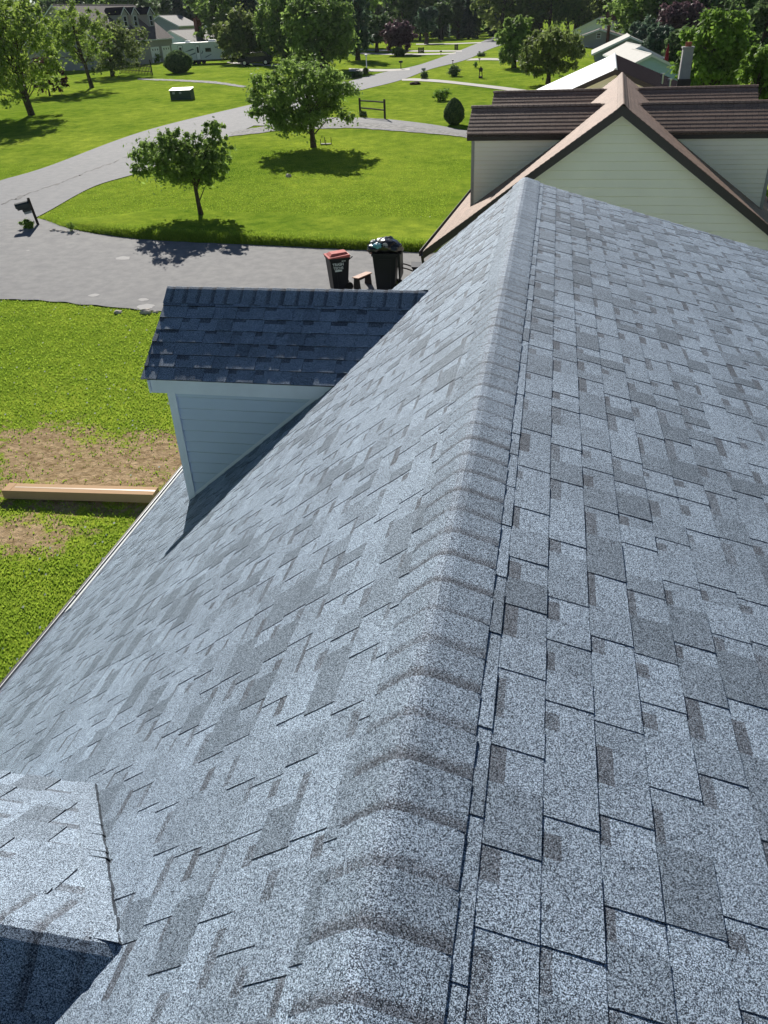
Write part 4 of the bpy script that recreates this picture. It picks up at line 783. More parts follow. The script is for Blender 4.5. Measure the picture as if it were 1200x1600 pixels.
def tree_px(name, label, base, bb, m, n, leaf, seed, blobs=None, stems=1, rt=None, clumps=70, cr=0.28, droop=0.0, group=None, D=None, lean=(0, 0), trunkfrac=0.75, hollow=0.35, n_l=16):
    """bb = crown box in photo pixels (left, top, right, bottom); the tree stands at base and faces the camera frame only for its asymmetry"""
    P = at(*base) if D is None else atD(base[0], D); s = ppm(P); top = up_to(P, bb[1]); bot = max(up_to(P, bb[3]), 0.0) if bb[3] < base[1] or D is not None else 0.2
    cx = ((bb[0]+bb[2])/2-base[0])/s; hw = (bb[2]-bb[0])/2/s; cz = (top+bot)/2; hz = (top-bot)/2
    if blobs is None: blobs = [(0, 0, 0, .8, .8, .85), (-.6, 0, .2, .38, .4, .4), (.6, 0, .25, .38, .4, .4), (.3, .2, -.55, .5, .5, .38), (-.3, -.2, -.6, .5, .5, .36), (.3, -.1, .6, .4, .4, .34), (-.35, .1, .55, .4, .4, .36), (-.45, .1, -.25, .5, .5, .45), (.45, -.1, -.2, .5, .5, .45), (.1, .4, .2, .45, .45, .45), (-.1, -.4, .1, .5, .5, .5), (.0, 0, .45, .45, .45, .5)]
    B = [(cx+b[0]*hw, b[1]*hw, cz+b[2]*hz, b[3]*hw*1.06, b[4]*hw*1.06, b[5]*hz*1.06) for b in blobs]; leaf *= 1.15; n = int(n*1.5); clumps = int(clumps*1.5)
    me, cc = crown_mesh('crown', B, n, leaf, M[m], seed, droop=droop, clumps=clumps, cr=cr, hollow=hollow)
    mb = trunk_mesh('trunk', bot+(top-bot)*trunkfrac, rt or (0.028*top), cc, seed, stems, lean=(cx*0.4+lean[0], lean[1]), n_l=n_l); t = mb.build('trunk_src', M['bark']); tm = t.data; bpy.data.objects.remove(t)
    a = math.atan2(P[0]-CAM[0], P[1]-CAM[1]); return make_tree(name, label, P, me, tm, 'tree', group, (1, 1, 1), -a)
# the two lawn trees
tree_px('lawn_tree', 'small glossy leaved tree with uneven upward shoots at the driveway edge', (315, 337), (219, 188, 380, 302), 'leaf', 10000, 0.075, 3,
        blobs=[(-.1, 0, -.15, .6, .6, .55), (-.62, .1, -.1, .36, .4, .40), (-.35, -.2, .35, .38, .38, .35), (.25, .1, .15, .4, .4, .45), (.68, 0, .0, .28, .3, .5), (.62, 0, .62, .16, .2, .36), (.1, .2, -.45, .55, .5, .35), (.86, .0, .45, .10, .1, .45), (-.05, 0, .45, .25, .3, .3), (.5, 0, -.5, .4, .4, .3)], clumps=150, cr=0.30, rt=0.10, hollow=0.25)
tree_px('lawn_tree', 'round spreading tree with a dense crown in the middle of the lawn', (490, 230), (394, 92, 560, 214), 'leaf', 16000, 0.09, 5,
        blobs=[(0, 0, 0, .72, .7, .72), (-.55, 0, .25, .42, .4, .45), (.55, 0, .15, .42, .4, .45), (-.6, 0, -.2, .38, .4, .35), (.6, 0, -.35, .38, .4, .3), (0, .3, .5, .5, .5, .45), (-.2, 0, -.45, .6, .5, .4), (.3, -.3, .5, .4, .4, .4)], clumps=150, cr=0.30, rt=0.16, hollow=0.3)
# trees on the left lawn
tree_px('leaning_tree', 'big light green several-stemmed tree at the left edge of the picture', (50, 180), (-70, -40, 124, 160), 'leaf_yellow', 14000, 0.13, 8, stems=3, clumps=120, cr=0.26, rt=0.16, trunkfrac=0.7)
tree_px('maple_tree', 'low weeping dark red maple behind the left edge tree', (78, 150), (50, 85, 112, 148), 'leaf_red', 4000, 0.13, 9, droop=1.5, clumps=60, rt=0.08)
tree_px('lawn_tree', 'young tree with a dark leaning trunk left of the bushy one', (144, 137), (70, -5, 192, 104), 'leaf_yellow', 7000, 0.12, 12, clumps=60, cr=0.22, rt=0.20, lean=(-0.4, 0))
tree_px('lawn_tree', 'bushy low branched tree in front of the brown roofed house', (176, 119), (128, 24, 240, 117), 'leaf_olive', 9000, 0.14, 13, clumps=90, cr=0.27, rt=0.22)
ROUND = [(at(281, 114), 21.5, 79, 'leaf_dark', 'big dark round clipped bush on the left lawn'), (at(369, 96), 9, 83, 'leaf_bright', 'left one of the two round light green bushes beside the caravan'), (at(385, 94), 9, 80, 'leaf_bright', 'right one of the two round light green bushes, nearer the dark car')]
P = at(243, 98); bush('bright green bushes by the garage doors', P, 10/ppm(P), up_to(P, 84)/2, 'leaf_bright', 2500, 0.10, 15)
# dense trees in the middle
tree_px('shade_tree', 'wide dark leafy tree behind the caravan and the parked dark car', (385, 96), (335, 14, 432, 96), 'leaf_olive', 9000, 0.22, 21, clumps=110, D=129, rt=0.4)
tree_px('shade_tree', 'tall dense dark tree to the left of the tallest one, above the dark car', (440, 98), (395, -40, 490, 100), 'leaf', 12000, 0.22, 22, clumps=140, D=124, rt=0.4)
tree_px('shade_tree', 'broad dark tree with low hanging crown above the round lawn tree', (500, 98), (440, -20, 558, 104), 'leaf', 14000, 0.22, 23, clumps=160, D=106, rt=0.4)
tree_px('spruce_tree', 'dark spruce at the right end of the dense tree group', (556, 90), (530, -30, 578, 92), 'needle', 6000, 0.22, 24, clumps=90, D=122, rt=0.3)
tree_px('shade_tree', 'dark rounded tree between the spruce and the plum tree', (587, 72), (560, 22, 616, 68), 'leaf_dark', 5000, 0.25, 25, clumps=70, D=142, rt=0.3)
tree_px('plum_tree', 'round purple leaved plum tree on the far lawn', (623, 86), (597, 33, 651, 78), 'leaf_purple', 7000, 0.20, 26, clumps=90, rt=0.2, cr=0.24)
P = at(624, 88); bush('green bush growing at the foot of the plum tree', P, 11/ppm(P), up_to(P, 74)/2, 'leaf_olive', 2500, 0.12, 27)
for k, (x, yb, l, t_, r_, b_, m_, lab) in enumerate([(666, 69, 650, 10, 684, 52, 'needle', 'thin trunked far tree right above the dark lawn screens'), (690, 63, 672, 2, 708, 42, 'leaf_dark', 'dark tree, second of the row of four at the top of the street lawn'), (716, 61, 697, -10, 738, 45, 'leaf_dark', 'dark tree, third of the row of four at the top of the street lawn'), (740, 60, 722, -8, 762, 46, 'leaf_dark', 'dark tree, last of the row of four at the top of the street lawn')]):
    tree_px('street_tree', lab, (x, yb), (l, t_, r_, b_), m_, 4500, 0.30, 30+k, clumps=70, rt=0.35)
# right hand group
tree_px('shade_tree', 'dense dark tree right of the street, left of the bushy olive one', (803, 106), (774, 22, 836, 108), 'leaf', 9000, 0.17, 41, clumps=120, rt=0.25)
tree_px('shade_tree', 'rounded olive tree with many low limbs left of the beige house', (856, 131), (810, 40, 908, 118), 'leaf_olive', 10000, 0.13, 42, clumps=130, cr=0.24, stems=2, rt=0.15, hollow=0.5)
tree_px('bright_tree', 'large bright green tree on the right behind the brown roof', (1128, 140), (1074, 14, 1190, 150), 'leaf_bright', 14000, 0.15, 43, clumps=140, D=66, rt=0.3)
tree_px('shade_tree', 'dark leafy tree cut by the right edge of the picture', (1206, 165), (1180, 60, 1260, 160), 'leaf_bright', 7000, 0.12, 44, clumps=80, D=46, rt=0.2)
tree_px('plum_tree', 'purple leaved tree standing high in the woodland on the right', (1066, 60), (1028, 2, 1108, 50), 'leaf_purple', 8000, 0.22, 45, clumps=100, D=118, rt=0.3, cr=0.22)
for k, (x, D, l, t_, r_, b_, m_, lab) in enumerate([(1010, 112, 985, 30, 1040, 110, 'needle', 'dark conifer behind the grey house with the white eaves'), (1038, 104, 1012, 36, 1066, 110, 'needle', 'dark conifer left of the closed red umbrella'), (1075, 100, 1050, 40, 1100, 112, 'leaf_dark', 'dark tree directly behind the pale chimney'), (905, 182, 880, -10, 945, 40, 'leaf', 'leafy tree rising behind the white gabled house'), (1112, 96, 1088, 34, 1140, 120, 'leaf_olive', 'olive tree between the purple tree and the bright tree'), (1165, 92, 1130, -30, 1210, 120, 'leaf_dark', 'tall dark tree filling the upper right corner'), (1200, 84, 1172, -30, 1262, 130, 'leaf_dark', 'dark tree at the upper right edge')]):
    tree_px('woodland_tree', lab, (x, 0), (l, t_, r_, b_), m_, 7000, 0.20, 50+k, clumps=100, D=D, rt=0.3)
def egg_shrub(name, label, P, wpx, ty, m, leaf, n, seed, cat='bush', taper=0.6, fat=0.38):
    """clipped shrub: leaves over the whole outside of a solid egg"""
    g = np.random.default_rng(seed); h = up_to(P, ty); r = wpx/ppm(P); t = g.random(n); z = t**0.9; prof = np.sin(math.pi*np.clip(z, 0, 1)**fat*1.0); prof = np.where(z > fat, np.cos((z-fat)/(1-fat)*math.pi/2)**taper, np.sin((z+0.06)/(fat+0.06)*math.pi/2)**0.7)
    a = g.uniform(0, 6.283, n); lump = 1+0.05*np.sin(a*5+z*9)+0.04*np.sin(a*11-z*14); rr = r*prof*lump*g.uniform(0.80, 1.03, n)
    p = np.stack([np.cos(a)*rr, np.sin(a)*rr, z*h], 1); nn = np.stack([np.cos(a), np.sin(a), (z-fat)*1.4], 1)+g.normal(size=(n, 3))*0.45; nn /= np.linalg.norm(nn, axis=1)[:, None]
    tt_ = g.normal(size=(n, 3)); tt_ -= nn*(tt_*nn).sum(1)[:, None]; tt_ /= np.linalg.norm(tt_, axis=1)[:, None]; b = np.cross(nn, tt_); s = leaf*g.uniform(0.6, 1.3, n)[:, None]
    V = np.stack([p-tt_*s, p+b*s*0.6, p+tt_*s, p-b*s*0.6], 1); me = fast_mesh('crown', V, M[m], np.clip(g.random(n)*0.8+0.2*(lump > 1.02), 0, 1), 4)
    mb = MB(); mb.tube([(0, 0, -.05), (0, 0, h*0.6)], 0.06, 8); t_ = mb.build('t', M['bark']); tm = t_.data; bpy.data.objects.remove(t_)
    return make_tree(name, label, P, me, tm, cat)
# small plants
for k, (P, w_, ty, m_, lab) in enumerate(ROUND): egg_shrub('round_bush', lab, P, w_, ty, m_, 0.13, 7000, 80+k, taper=0.55, fat=0.45)
egg_shrub('cone_shrub', 'egg shaped dark clipped evergreen by the curved driveway', at(709.5, 195), 15.5, 153, 'leaf_dark', 0.06, 9000, 61, cat='shrub')
P = at(688, 157); bush('loose pale flowering shrub on the lawn above the egg shaped evergreen', P, 13/ppm(P), up_to(P, 137)/2, 'leaf_bright', 1800, 0.08, 62, clumps=22)
P = at(710, 119); bush('round dark bush beside the far curved path', P, 10.5/ppm(P), up_to(P, 102)/2, 'leaf_dark', 2600, 0.08, 63, name='round_bush', cat='bush')
P = at(663, 123); bush('small dark bush at the foot of the roadside mailbox', P, 6.5/ppm(P), up_to(P, 112)/2, 'leaf_dark', 1200, 0.08, 64)
P = at(568, 182); bush('small dark ball shaped bush under the rail fence', P, 6/ppm(P), up_to(P, 172)/2, 'leaf_dark', 1400, 0.05, 65, name='round_bush', cat='bush')
P = at(557, 121); bush('dark shrubs at the left roadside near the lamp post', P, 10/ppm(P), up_to(P, 112)/2, 'leaf_dark', 1800, 0.09, 66)
P = at(572, 116); bush('upright dark shrub right of the roadside lamp post', P, 4/ppm(P), up_to(P, 105)/2, 'leaf_olive', 900, 0.08, 67)
P = at(742, 106); bush('thin loose shrub left of the stone lantern', P, 5/ppm(P), up_to(P, 97)/2, 'leaf_bright', 300, 0.10, 68, clumps=10)
P = at(752, 88); bush('low dark bush beside the farthest right hand mailbox', P, 7/ppm(P), up_to(P, 82)/2, 'leaf_dark', 900, 0.10, 69)
P = at(45, 357); bush('tuft of yellow green plants at the foot of the leaning mailbox', P, 13/ppm(P), up_to(P, 343)/2, 'leaf_bright', 1500, 0.045, 70, name='plant', cat='plant', clumps=30)
P = at(113, 362); bush('small upright weed at the driveway edge', P, 6/ppm(P), up_to(P, 344)/2, 'leaf_bright', 350, 0.04, 71, name='plant', cat='plant', clumps=18)
P = at(611, 452); bush('yellow leaved plant at the foot of the overfull bin', P, 11/ppm(P), up_to(P, 440)/2, 'leaf_yellow', 500, 0.05, 72, name='plant', cat='plant', clumps=16)
P = at(562, 184)
P = at(897, 110)
# distant tree line
kinds = []
for k, (m_, sh) in enumerate([('leaf', 0), ('leaf_dark', 1), ('leaf_olive', 2), ('leaf_dark', 3), ('leaf', 4)]):
    g = random.Random(100+k); bl = [(g.uniform(-2, 2), g.uniform(-2, 2), 6.5+g.uniform(-2.5, 3), g.uniform(2, 3.4), g.uniform(2, 3.4), g.uniform(2.2, 3.6)) for _ in range(6)]+[(0, 0, 3.4, 3.0, 3.0, 2.6)]
    me, cc = crown_mesh('crown', bl, 5500, 0.36, M[m_], 200+k, clumps=90, cr=0.30); t_ = trunk_mesh('trunk', 8, 0.28, cc, k, n_l=8).build('t', M['bark']); tm = t_.data; bpy.data.objects.remove(t_); kinds.append((me, tm))
for k in range(2):
    me = cone_mesh('crown', 12, 3.0, 5500, 0.4, M['needle'], 300+k); t_ = trunk_mesh('trunk', 11, 0.22, [(0, 0, 9)], k, n_l=1).build('t', M['bark']); tm = t_.data; bpy.data.objects.remove(t_); kinds.append((me, tm))
g = random.Random(5)
def line(px0, px1, n, D0, D1, h0, h1, grp, lab, cap=None):
    for k in range(n):
        px = px0+(px1-px0)*(k+0.5)/n+g.uniform(-6, 6); D = g.uniform(D0, D1); P = atD(px, D); me, tm = g.choice(kinds); h = g.uniform(h0, h1)
        if cap: h = min(h, up_to(P, cap))
        s = h/12.0*g.uniform(0.95, 1.05); make_tree('background_tree', lab, P, me, tm, 'tree', grp, (s*g.uniform(0.9, 1.25), s*g.uniform(0.9, 1.25), s), g.uniform(0, 6.28))
line(-40, 215, 13, 190, 215, 11, 15, 'trees behind the brown roofed house', 'leafy tree of the dark wood behind the brown roofed house')
line(216, 262, 5, 230, 260, 7, 9, 'low far trees under the patch of sky', 'small far tree under the patch of open sky', cap=9)
line(262, 345, 6, 200, 212, 9, 14, 'dark trees behind the caravan', 'dark tree standing behind the caravan and grey roofs')
line(262, 345, 6, 215, 230, 12, 16, 'dark trees behind the caravan', 'dark tree standing behind the caravan and grey roofs')
line(345, 560, 11, 150, 180, 12, 17, 'trees behind the dense middle group', 'tree of the wood behind the dense middle group')
line(555, 800, 16, 190, 225, 9, 15, 'treeline at the top of the street', 'tree of the dark treeline at the top of the street')
line(555, 800, 12, 235, 260, 14, 19, 'treeline at the top of the street', 'tree of the dark treeline at the top of the street')
line(780, 1010, 12, 172, 205, 12, 18, 'wood behind the row of houses', 'tree of the wood behind the row of houses')
line(1000, 1240, 14, 125, 150, 10, 15, 'wood on the right behind the blue house', 'tree of the wood on the right behind the blue house')
line(1000, 1240, 9, 165, 190, 15, 20, 'wood on the right behind the blue house', 'tree of the wood on the right behind the blue house')
line(-60, 1260, 24, 270, 300, 10, 15, 'farthest treeline', 'tree of the farthest hazy treeline', cap=8)

# ================================================================ SMALL THINGS
def face_cam(P, off=0.0):
    return -math.atan2(P[0]-CAM[0], P[1]-CAM[1]) + off
def txt(s, size, parent, loc, rot, m='text', name='lettering'):
    cu = bpy.data.curves.new('t', 'FONT'); cu.body = s; cu.size = size; cu.align_x = 'CENTER'; cu.extrude = 0.0015; cu.offset = size*0.02
    o = bpy.data.objects.new('t', cu); C.objects.link(o); dg = bpy.context.evaluated_depsgraph_get(); me = bpy.data.meshes.new_from_object(o.evaluated_get(dg)); bpy.data.objects.remove(o)
    me.materials.clear(); me.materials.append(M[m]); q = link(name, me, parent); q.location = loc; q.rotation_euler = rot; return q
# wheeled bins.  local -y looks at the camera, wheels at +x
def cart(label, P, sc, rz, lid, bulge=0):
    e = empty('wheeled_bin', P, label, 'bin', None, rz); e.scale = (sc, sc, sc)
    mb = MB(); mb.taper(0, 0, 0.03, 0.98, 0.225, 0.25, 0.30, 0.32, off=(0.0, 0)); mb.taper(0, 0, 0.98, 1.04, 0.325, 0.345, 0.325, 0.345); mb.taper(0.02, 0, 0.08, 0.9, 0.10, 0.262, 0.15, 0.325)
    mb.build('body', M['black_plastic'], e, bevel=0.03)
    mb = MB()
    for s in (-0.24, 0.24): mb.tube([(0.27, s-0.03, 0.13), (0.27, s+0.03, 0.13)], 0.13, 20)
    mb.build('wheel', M['rubber'], e)
    mb = MB(); mb.tube([(0.30, -0.27, 0.95), (0.42, -0.27, 1.03), (0.42, 0.27, 1.03), (0.30, 0.27, 0.95)], 0.016, 8); mb.build('handle', M['black_plastic'], e)
    if lid == 'closed':
        mb = MB(); mb.hexa([(-0.35, -0.36, 1.05), (0.34, -0.36, 1.05), (0.34, 0.36, 1.05), (-0.35, 0.36, 1.05), (-0.34, -0.33, 1.07), (0.33, -0.33, 1.12), (0.33, 0.33, 1.12), (-0.34, 0.33, 1.07)])
        mb.hexa([(-0.28, -0.24, 1.085), (0.3, -0.24, 1.12), (0.3, 0.24, 1.12), (-0.28, 0.24, 1.085), (-0.2, -0.17, 1.15), (0.26, -0.17, 1.17), (0.26, 0.17, 1.17), (-0.2, 0.17, 1.15)])
        mb.build('lid', M['red_plastic'], e, bevel=0.015)
    else:
        mb = MB(); mb.hexa([(0.36, -0.33, 0.40), (0.40, -0.33, 0.38), (0.40, 0.33, 0.38), (0.36, 0.33, 0.40), (0.33, -0.34, 1.02), (0.40, -0.34, 1.04), (0.40, 0.34, 1.04), (0.33, 0.34, 1.02)])
        mb.build('lid', M['black_plastic'], e, bevel=0.03)
    return e
P = at(530, 452); b1 = cart('black wheeled bin with a closed faded red lid and white lettering', P, (35.5/ppm(P))/0.72, face_cam(P, R(14)), 'closed')
rx = R(90)-math.atan(0.07/0.95)
txt('TRASH', 0.115, b1, (-0.06, -0.336, 0.82), (rx, 0, 0)); txt('TECHS', 0.105, b1, (-0.06, -0.330, 0.71), (rx, 0, 0)); txt('00140', 0.05, b1, (0.12, -0.337, 0.93), (rx, 0, 0))
mb = MB(); mb.box(-0.19, 0.03, -0.003, 0.0, 0, 0.05); o = mb.build('sticker', M['text'], b1); o.location = (0.02, -0.326, 0.64); o.rotation_euler = (rx-R(90), 0, 0)
P = at(605, 455); b2 = cart('overfull black wheeled bin with its lid hanging open under rubbish bags', P, (43/ppm(P))/0.72, face_cam(P, R(-8)), 'open')
def bag(label, c, r, m, seed, top, rip=0.18):
    mb = MB(); nu, nv = 26, 16
    for i in range(nv+1):
        for j in range(nu):
            t, a = math.pi*i/nv, 2*math.pi*j/nu; d = Vector((math.sin(t)*math.cos(a), math.sin(t)*math.sin(a), math.cos(t)))
            k = 1+rip*noise.noise(d*2.3+Vector((seed, 0, 0)))+rip*0.6*noise.noise(d*6+Vector((0, seed, 0))); mb.v.append((d.x*r[0]*k, d.y*r[1]*k, d.z*r[2]*k))
    for i in range(nv):
        for j in range(nu): mb.f.append((i*nu+j, (i+1)*nu+j, (i+1)*nu+(j+1) % nu, i*nu+(j+1) % nu)); mb.m.append(0); mb.c.append((1, 0, 0))
    o = mb.build('rubbish_bag', M[m], smooth=True); W = wmat(b2) @ Vector(c); o.location = W; o.rotation_euler = (0, 0, b2.rotation_euler.z); s = b2.scale.x; o.scale = (s, s, s); return tag(o, label, 'bag')
bag('largest black rubbish bag heaped on the overfull bin', (0.0, 0, 1.17), (0.36, 0.34, 0.2), 'bag', 1, 0)
bag('black rubbish bag sagging over the right rim of the overfull bin', (0.24, -0.12, 1.13), (0.22, 0.2, 0.14), 'bag', 5, 0)
bag('black rubbish bag drooping over the left rim of the overfull bin', (-0.27, -0.1, 1.12), (0.2, 0.24, 0.13), 'bag', 9, 0)
bag('crumpled teal plastic bag among the rubbish on the bin', (-0.15, -0.24, 1.22), (0.14, 0.10, 0.07), 'bag_teal', 12, 0, 0.4)
bag('small white plastic bag on the rubbish pile', (0.03, -0.28, 1.24), (0.07, 0.06, 0.05), 'bag_white', 15, 0, 0.4)
bag('pale striped bag on the left shoulder of the rubbish pile', (-0.27, -0.02, 1.24), (0.12, 0.10, 0.06), 'bag_white', 18, 0, 0.5)
# bench
P = at(567, 449); sc = 0.92; bn = empty('wooden_bench', P, 'small orange brown wooden bench between the two bins', 'bench', None, face_cam(P, R(52))); bn.scale = (sc, sc, sc)
mb = MB()
for k in range(3): mb.box(-0.42, 0.42, -0.14+k*0.095, -0.05+k*0.095, 0.42, 0.45)
mb.build('seat', M['wood'], bn)
for s in (-1, 1):
    mb = MB(); mb.hexa([(s*0.33-0.02, -0.16, 0), (s*0.33+0.02, -0.16, 0), (s*0.33+0.02, 0.16, 0), (s*0.33-0.02, 0.16, 0), (s*0.33-0.02, -0.11, 0.418), (s*0.33+0.02, -0.11, 0.418), (s*0.33+0.02, 0.11, 0.418), (s*0.33-0.02, 0.11, 0.418)]); mb.build('leg', M['dwood'], bn)
mb = MB(); mb.box(-0.31, 0.31, -0.02, 0.02, 0.30, 0.38); mb.build('stretcher', M['dwood'], bn)
# hand truck lying behind the second bin
P = at(655, 447); ht = empty('wheelbarrow', P, 'wheelbarrow of which only two black handles show beside the overfull bin', 'wheelbarrow', None, face_cam(P, R(0))); s = 1/ppm(P)
mb = MB()
for yy, z0 in ((-0.25, 0.62), (0.25, 0.62)): mb.tube([(-36*s, yy, z0+0.12), (-18*s, yy, z0+0.02), (0.1, yy, 0.45), (0.9, yy*0.5, 0.3)], 0.022, 8)
mb.build('handle', M['dwood'], ht)
mb = MB(); mb.hexa([(-0.1, -0.2, 0.42), (0.55, -0.2, 0.36), (0.55, 0.2, 0.36), (-0.1, 0.2, 0.42), (-0.25, -0.33, 0.72), (0.8, -0.33, 0.66), (0.8, 0.33, 0.66), (-0.25, 0.33, 0.72)]); mb.build('tray', M['black_plastic'], ht)
mb = MB(); mb.tube([(0.95, -0.05, 0.2), (0.95, 0.05, 0.2)], 0.2, 20); mb.build('wheel', M['rubber'], ht)
for yy in (-0.22, 0.22):
    mb = MB(); mb.tube([(0.0, yy, 0.45), (-0.05, yy, 0.0)], 0.018, 8); mb.build('leg', M['dwood'], ht)
# long cardboard box on the grass
A_, B_ = at(8, 781), at(243, 792); ax_ = (B_-A_); Lb = float(np.hypot(ax_[0], ax_[1])); rzb = math.atan2(ax_[1], ax_[0]); zb = float(hgt(A_[0], A_[1]))+0.03
mb = MB(); mb.box(0, Lb, 0, 0.30, 0, 0.19); mb.box(-0.004, 0.16, -0.004, 0.304, 0.1905, 0.194); mb.box(-0.02, 0.0, 0.01, 0.16, 0.02, 0.185)
bxo = mb.build('cardboard_box', M['cardboard'], bevel=0.006); bxo.location = (A_[0], A_[1], zb); bxo.rotation_euler = (0, 0, rzb); tag(bxo, 'long narrow cardboard box lying on the worn lawn beside the roof', 'box')
mb = MB(); mb.box(0.2, Lb-0.01, 0.13, 0.175, 0.1905, 0.1925); mb.build('tape', M['tape'], bxo); mb = MB(); mb.poly([(0, 0.0, 0.191), (-0.10, -0.03, 0.11), (-0.10, 0.18, 0.10), (0, 0.2, 0.191)]); mb.poly([(0, 0.2, 0.189), (-0.10, 0.18, 0.098), (-0.10, -0.03, 0.108), (0, 0.0, 0.189)]); mb.build('flap', M['cardboard'], bxo)
# mailboxes
def mailbox(label, P, h, rz, lean=0.0, dark='mail_dark', post='dwood', long_=0.62, sign=False, group=None, boxh=None):
    e = empty('mailbox', P, label, 'mailbox', group, rz); k = h/1.25; e.scale = (k, k, k)
    mb = MB(); mb.box(-0.055, 0.055, -0.055, 0.055, -0.05, 1.25 if sign else 1.0); p = mb.build('post', M[post], e); p.rotation_euler = (0, lean, 0)
    mb = MB(); z0 = 0.92 if sign else 1.0; x1 = -0.06 if sign else 0.3; x0 = x1-long_
    pr = [(x0, -0.12, z0), (x0, 0.12, z0), (x0, 0.12, z0+0.13), (x0, 0.085, z0+0.2), (x0, 0.0, z0+0.235), (x0, -0.085, z0+0.2), (x0, -0.12, z0+0.13)]
    mb.prism(pr, (long_, 0, 0)); b = mb.build('box', M[dark], e); b.rotation_euler = (0, lean, 0)
    mb = MB(); mb.box(x0+0.05, x1, -0.06, 0.06, z0-0.09, z0-0.002)
    if sign: mb.box(x0+0.25, x1, -0.12, 0.12, z0-0.20, z0-0.095)
    a = mb.build('bracket', M[post if not sign else dark], e); a.rotation_euler = (0, lean, 0)
    if sign:
        mb = MB(); mb.box(x0+0.28, x1-0.02, -0.1, 0.1, z0-0.31, z0-0.22); mb.build('newspaper_holder', M['bag_white'], e).rotation_euler = (0, lean, 0)
    return e
P = at(60, 352); mailbox('leaning dark mailbox on a weathered post at the mouth of the driveway', P, up_to(P, 310)*1.04, face_cam(P, R(8)), -0.11, sign=True, long_=0.62)
for (x, y, ty, lab, o_) in [(626.5, 108, 94.5, 'dark mailbox on a post left of the street by the short pale driveway', 20), (662, 121, 106, 'white topped mailbox above the dark bush at the right roadside', 40), (707.5, 101, 93, 'dark tilted mailbox behind the round dark bush', -40), (689, 87, 79, 'small grey mailbox at the end of the far thin driveway', 0), (749, 87, 80, 'dark mailbox right of the street above the low bush', 0), (749, 98, 91, 'short dark mailbox just below the right hand driveway', 10)]:
    P = at(x, y); mailbox(lab, P, up_to(P, ty)*1.0, face_cam(P, R(o_)), 0.0, dark='bag_white' if 'white topped' in lab else 'mail_dark')
# utility cabinet
P = at(286, 155); s = ppm(P); e = empty('utility_cabinet', P, 'green metal utility cabinet on the lawn beside the street', 'utility box', None, face_cam(P, R(-20))); wq = 16.5/s; hq = up_to(P, 137)
mb = MB(); mb.hexa([(-wq, -wq*.55, 0), (wq, -wq*.55, 0), (wq, wq*.55, 0), (-wq, wq*.55, 0), (-wq, -wq*.55, hq*0.78), (wq, -wq*.55, hq*0.78), (wq, wq*.45, hq*0.95), (-wq, wq*.45, hq*0.95)]); mb.build('body', M['green_box'], e)
mb = MB(); mb.hexa([(-wq-.04, -wq*.62, hq*0.781), (wq+.04, -wq*.62, hq*0.781), (wq+.04, wq*.5, hq*0.955), (-wq-.04, wq*.5, hq*0.955), (-wq-.04, -wq*.62, hq*0.83), (wq+.04, -wq*.62, hq*0.83), (wq+.04, wq*.5, hq), (-wq-.04, wq*.5, hq)]); mb.build('lid', M['green_top'], e)
mb = MB(); mb.box(-wq*.75, -wq*.5, -wq*.55-.012, -wq*.55-.002, hq*.5, hq*.7); mb.box(-wq*.1, wq*.12, -wq*.55-.012, -wq*.55-.002, hq*.5, hq*.7); mb.build('sticker', M['bag_white'], e)
mb = MB(); mb.box(-0.006, 0.006, -wq*.55-.01, -wq*.55-.002, 0.03, hq*.76); mb.build('door_gap', M['dark_metal'], e)
# rail fence, picket fence
def rail_fence(label, p0, p1, ty0, ty1, n_post=2, rails=(0.45, 0.85)):
    A, B = at(*p0), at(*p1); e = empty('rail_fence', A, label, 'fence'); d = B-A
    for k in range(n_post):
        t = k/(n_post-1); q = d*t; h = up_to(A, ty0)*(1-t)+up_to(B, ty1)*t; mb = MB(); mb.tube([(q[0], q[1], q[2]-.05), (q[0], q[1], q[2]+h)], 0.075, 8); mb.build('post', M['dwood'], e)
    for r_ in rails:
        h0, h1 = up_to(A, ty0)*r_, up_to(B, ty1)*r_; mb = MB(); mb.tube([(0, 0, h0), (d[0]/2, d[1]/2, d[2]/2+(h0+h1)/2+0.01), (d[0], d[1], d[2]+h1)], 0.05, 6); mb.build('rail', M['dwood'], e)
    return e
rail_fence('two post dark wooden rail fence at the side driveway', (563, 181), (601.5, 186), 153, 155)
P = at(551, 124); mb = MB()
A, B = at(188, 113), at(238, 117); e = empty('picket_fence', A, 'low brown picket fence in front of the brown roofed house', 'fence'); d = B-A; n_ = 22; h = up_to(A, 98)
mb = MB()
for k in range(n_+1):
    q = d*(k/n_); mb.box(q[0]-0.04, q[0]+0.04, q[1]-0.02, q[1]+0.02, q[2]-.05, q[2]+h)
mb.build('picket', M['dwood'], e)
for r_ in (0.3, 0.8):
    mb = MB(); mb.tube([(0, 0.04, h*r_), (d[0], d[1]+0.04, d[2]+h*r_)], 0.04, 6); mb.build('rail', M['dwood'], e)
mb = MB(); mb.tube([(d[0], d[1], d[2]-.05), (d[0], d[1], d[2]+h*1.5)], 0.09, 8); mb.build('post', M['dwood'], e)
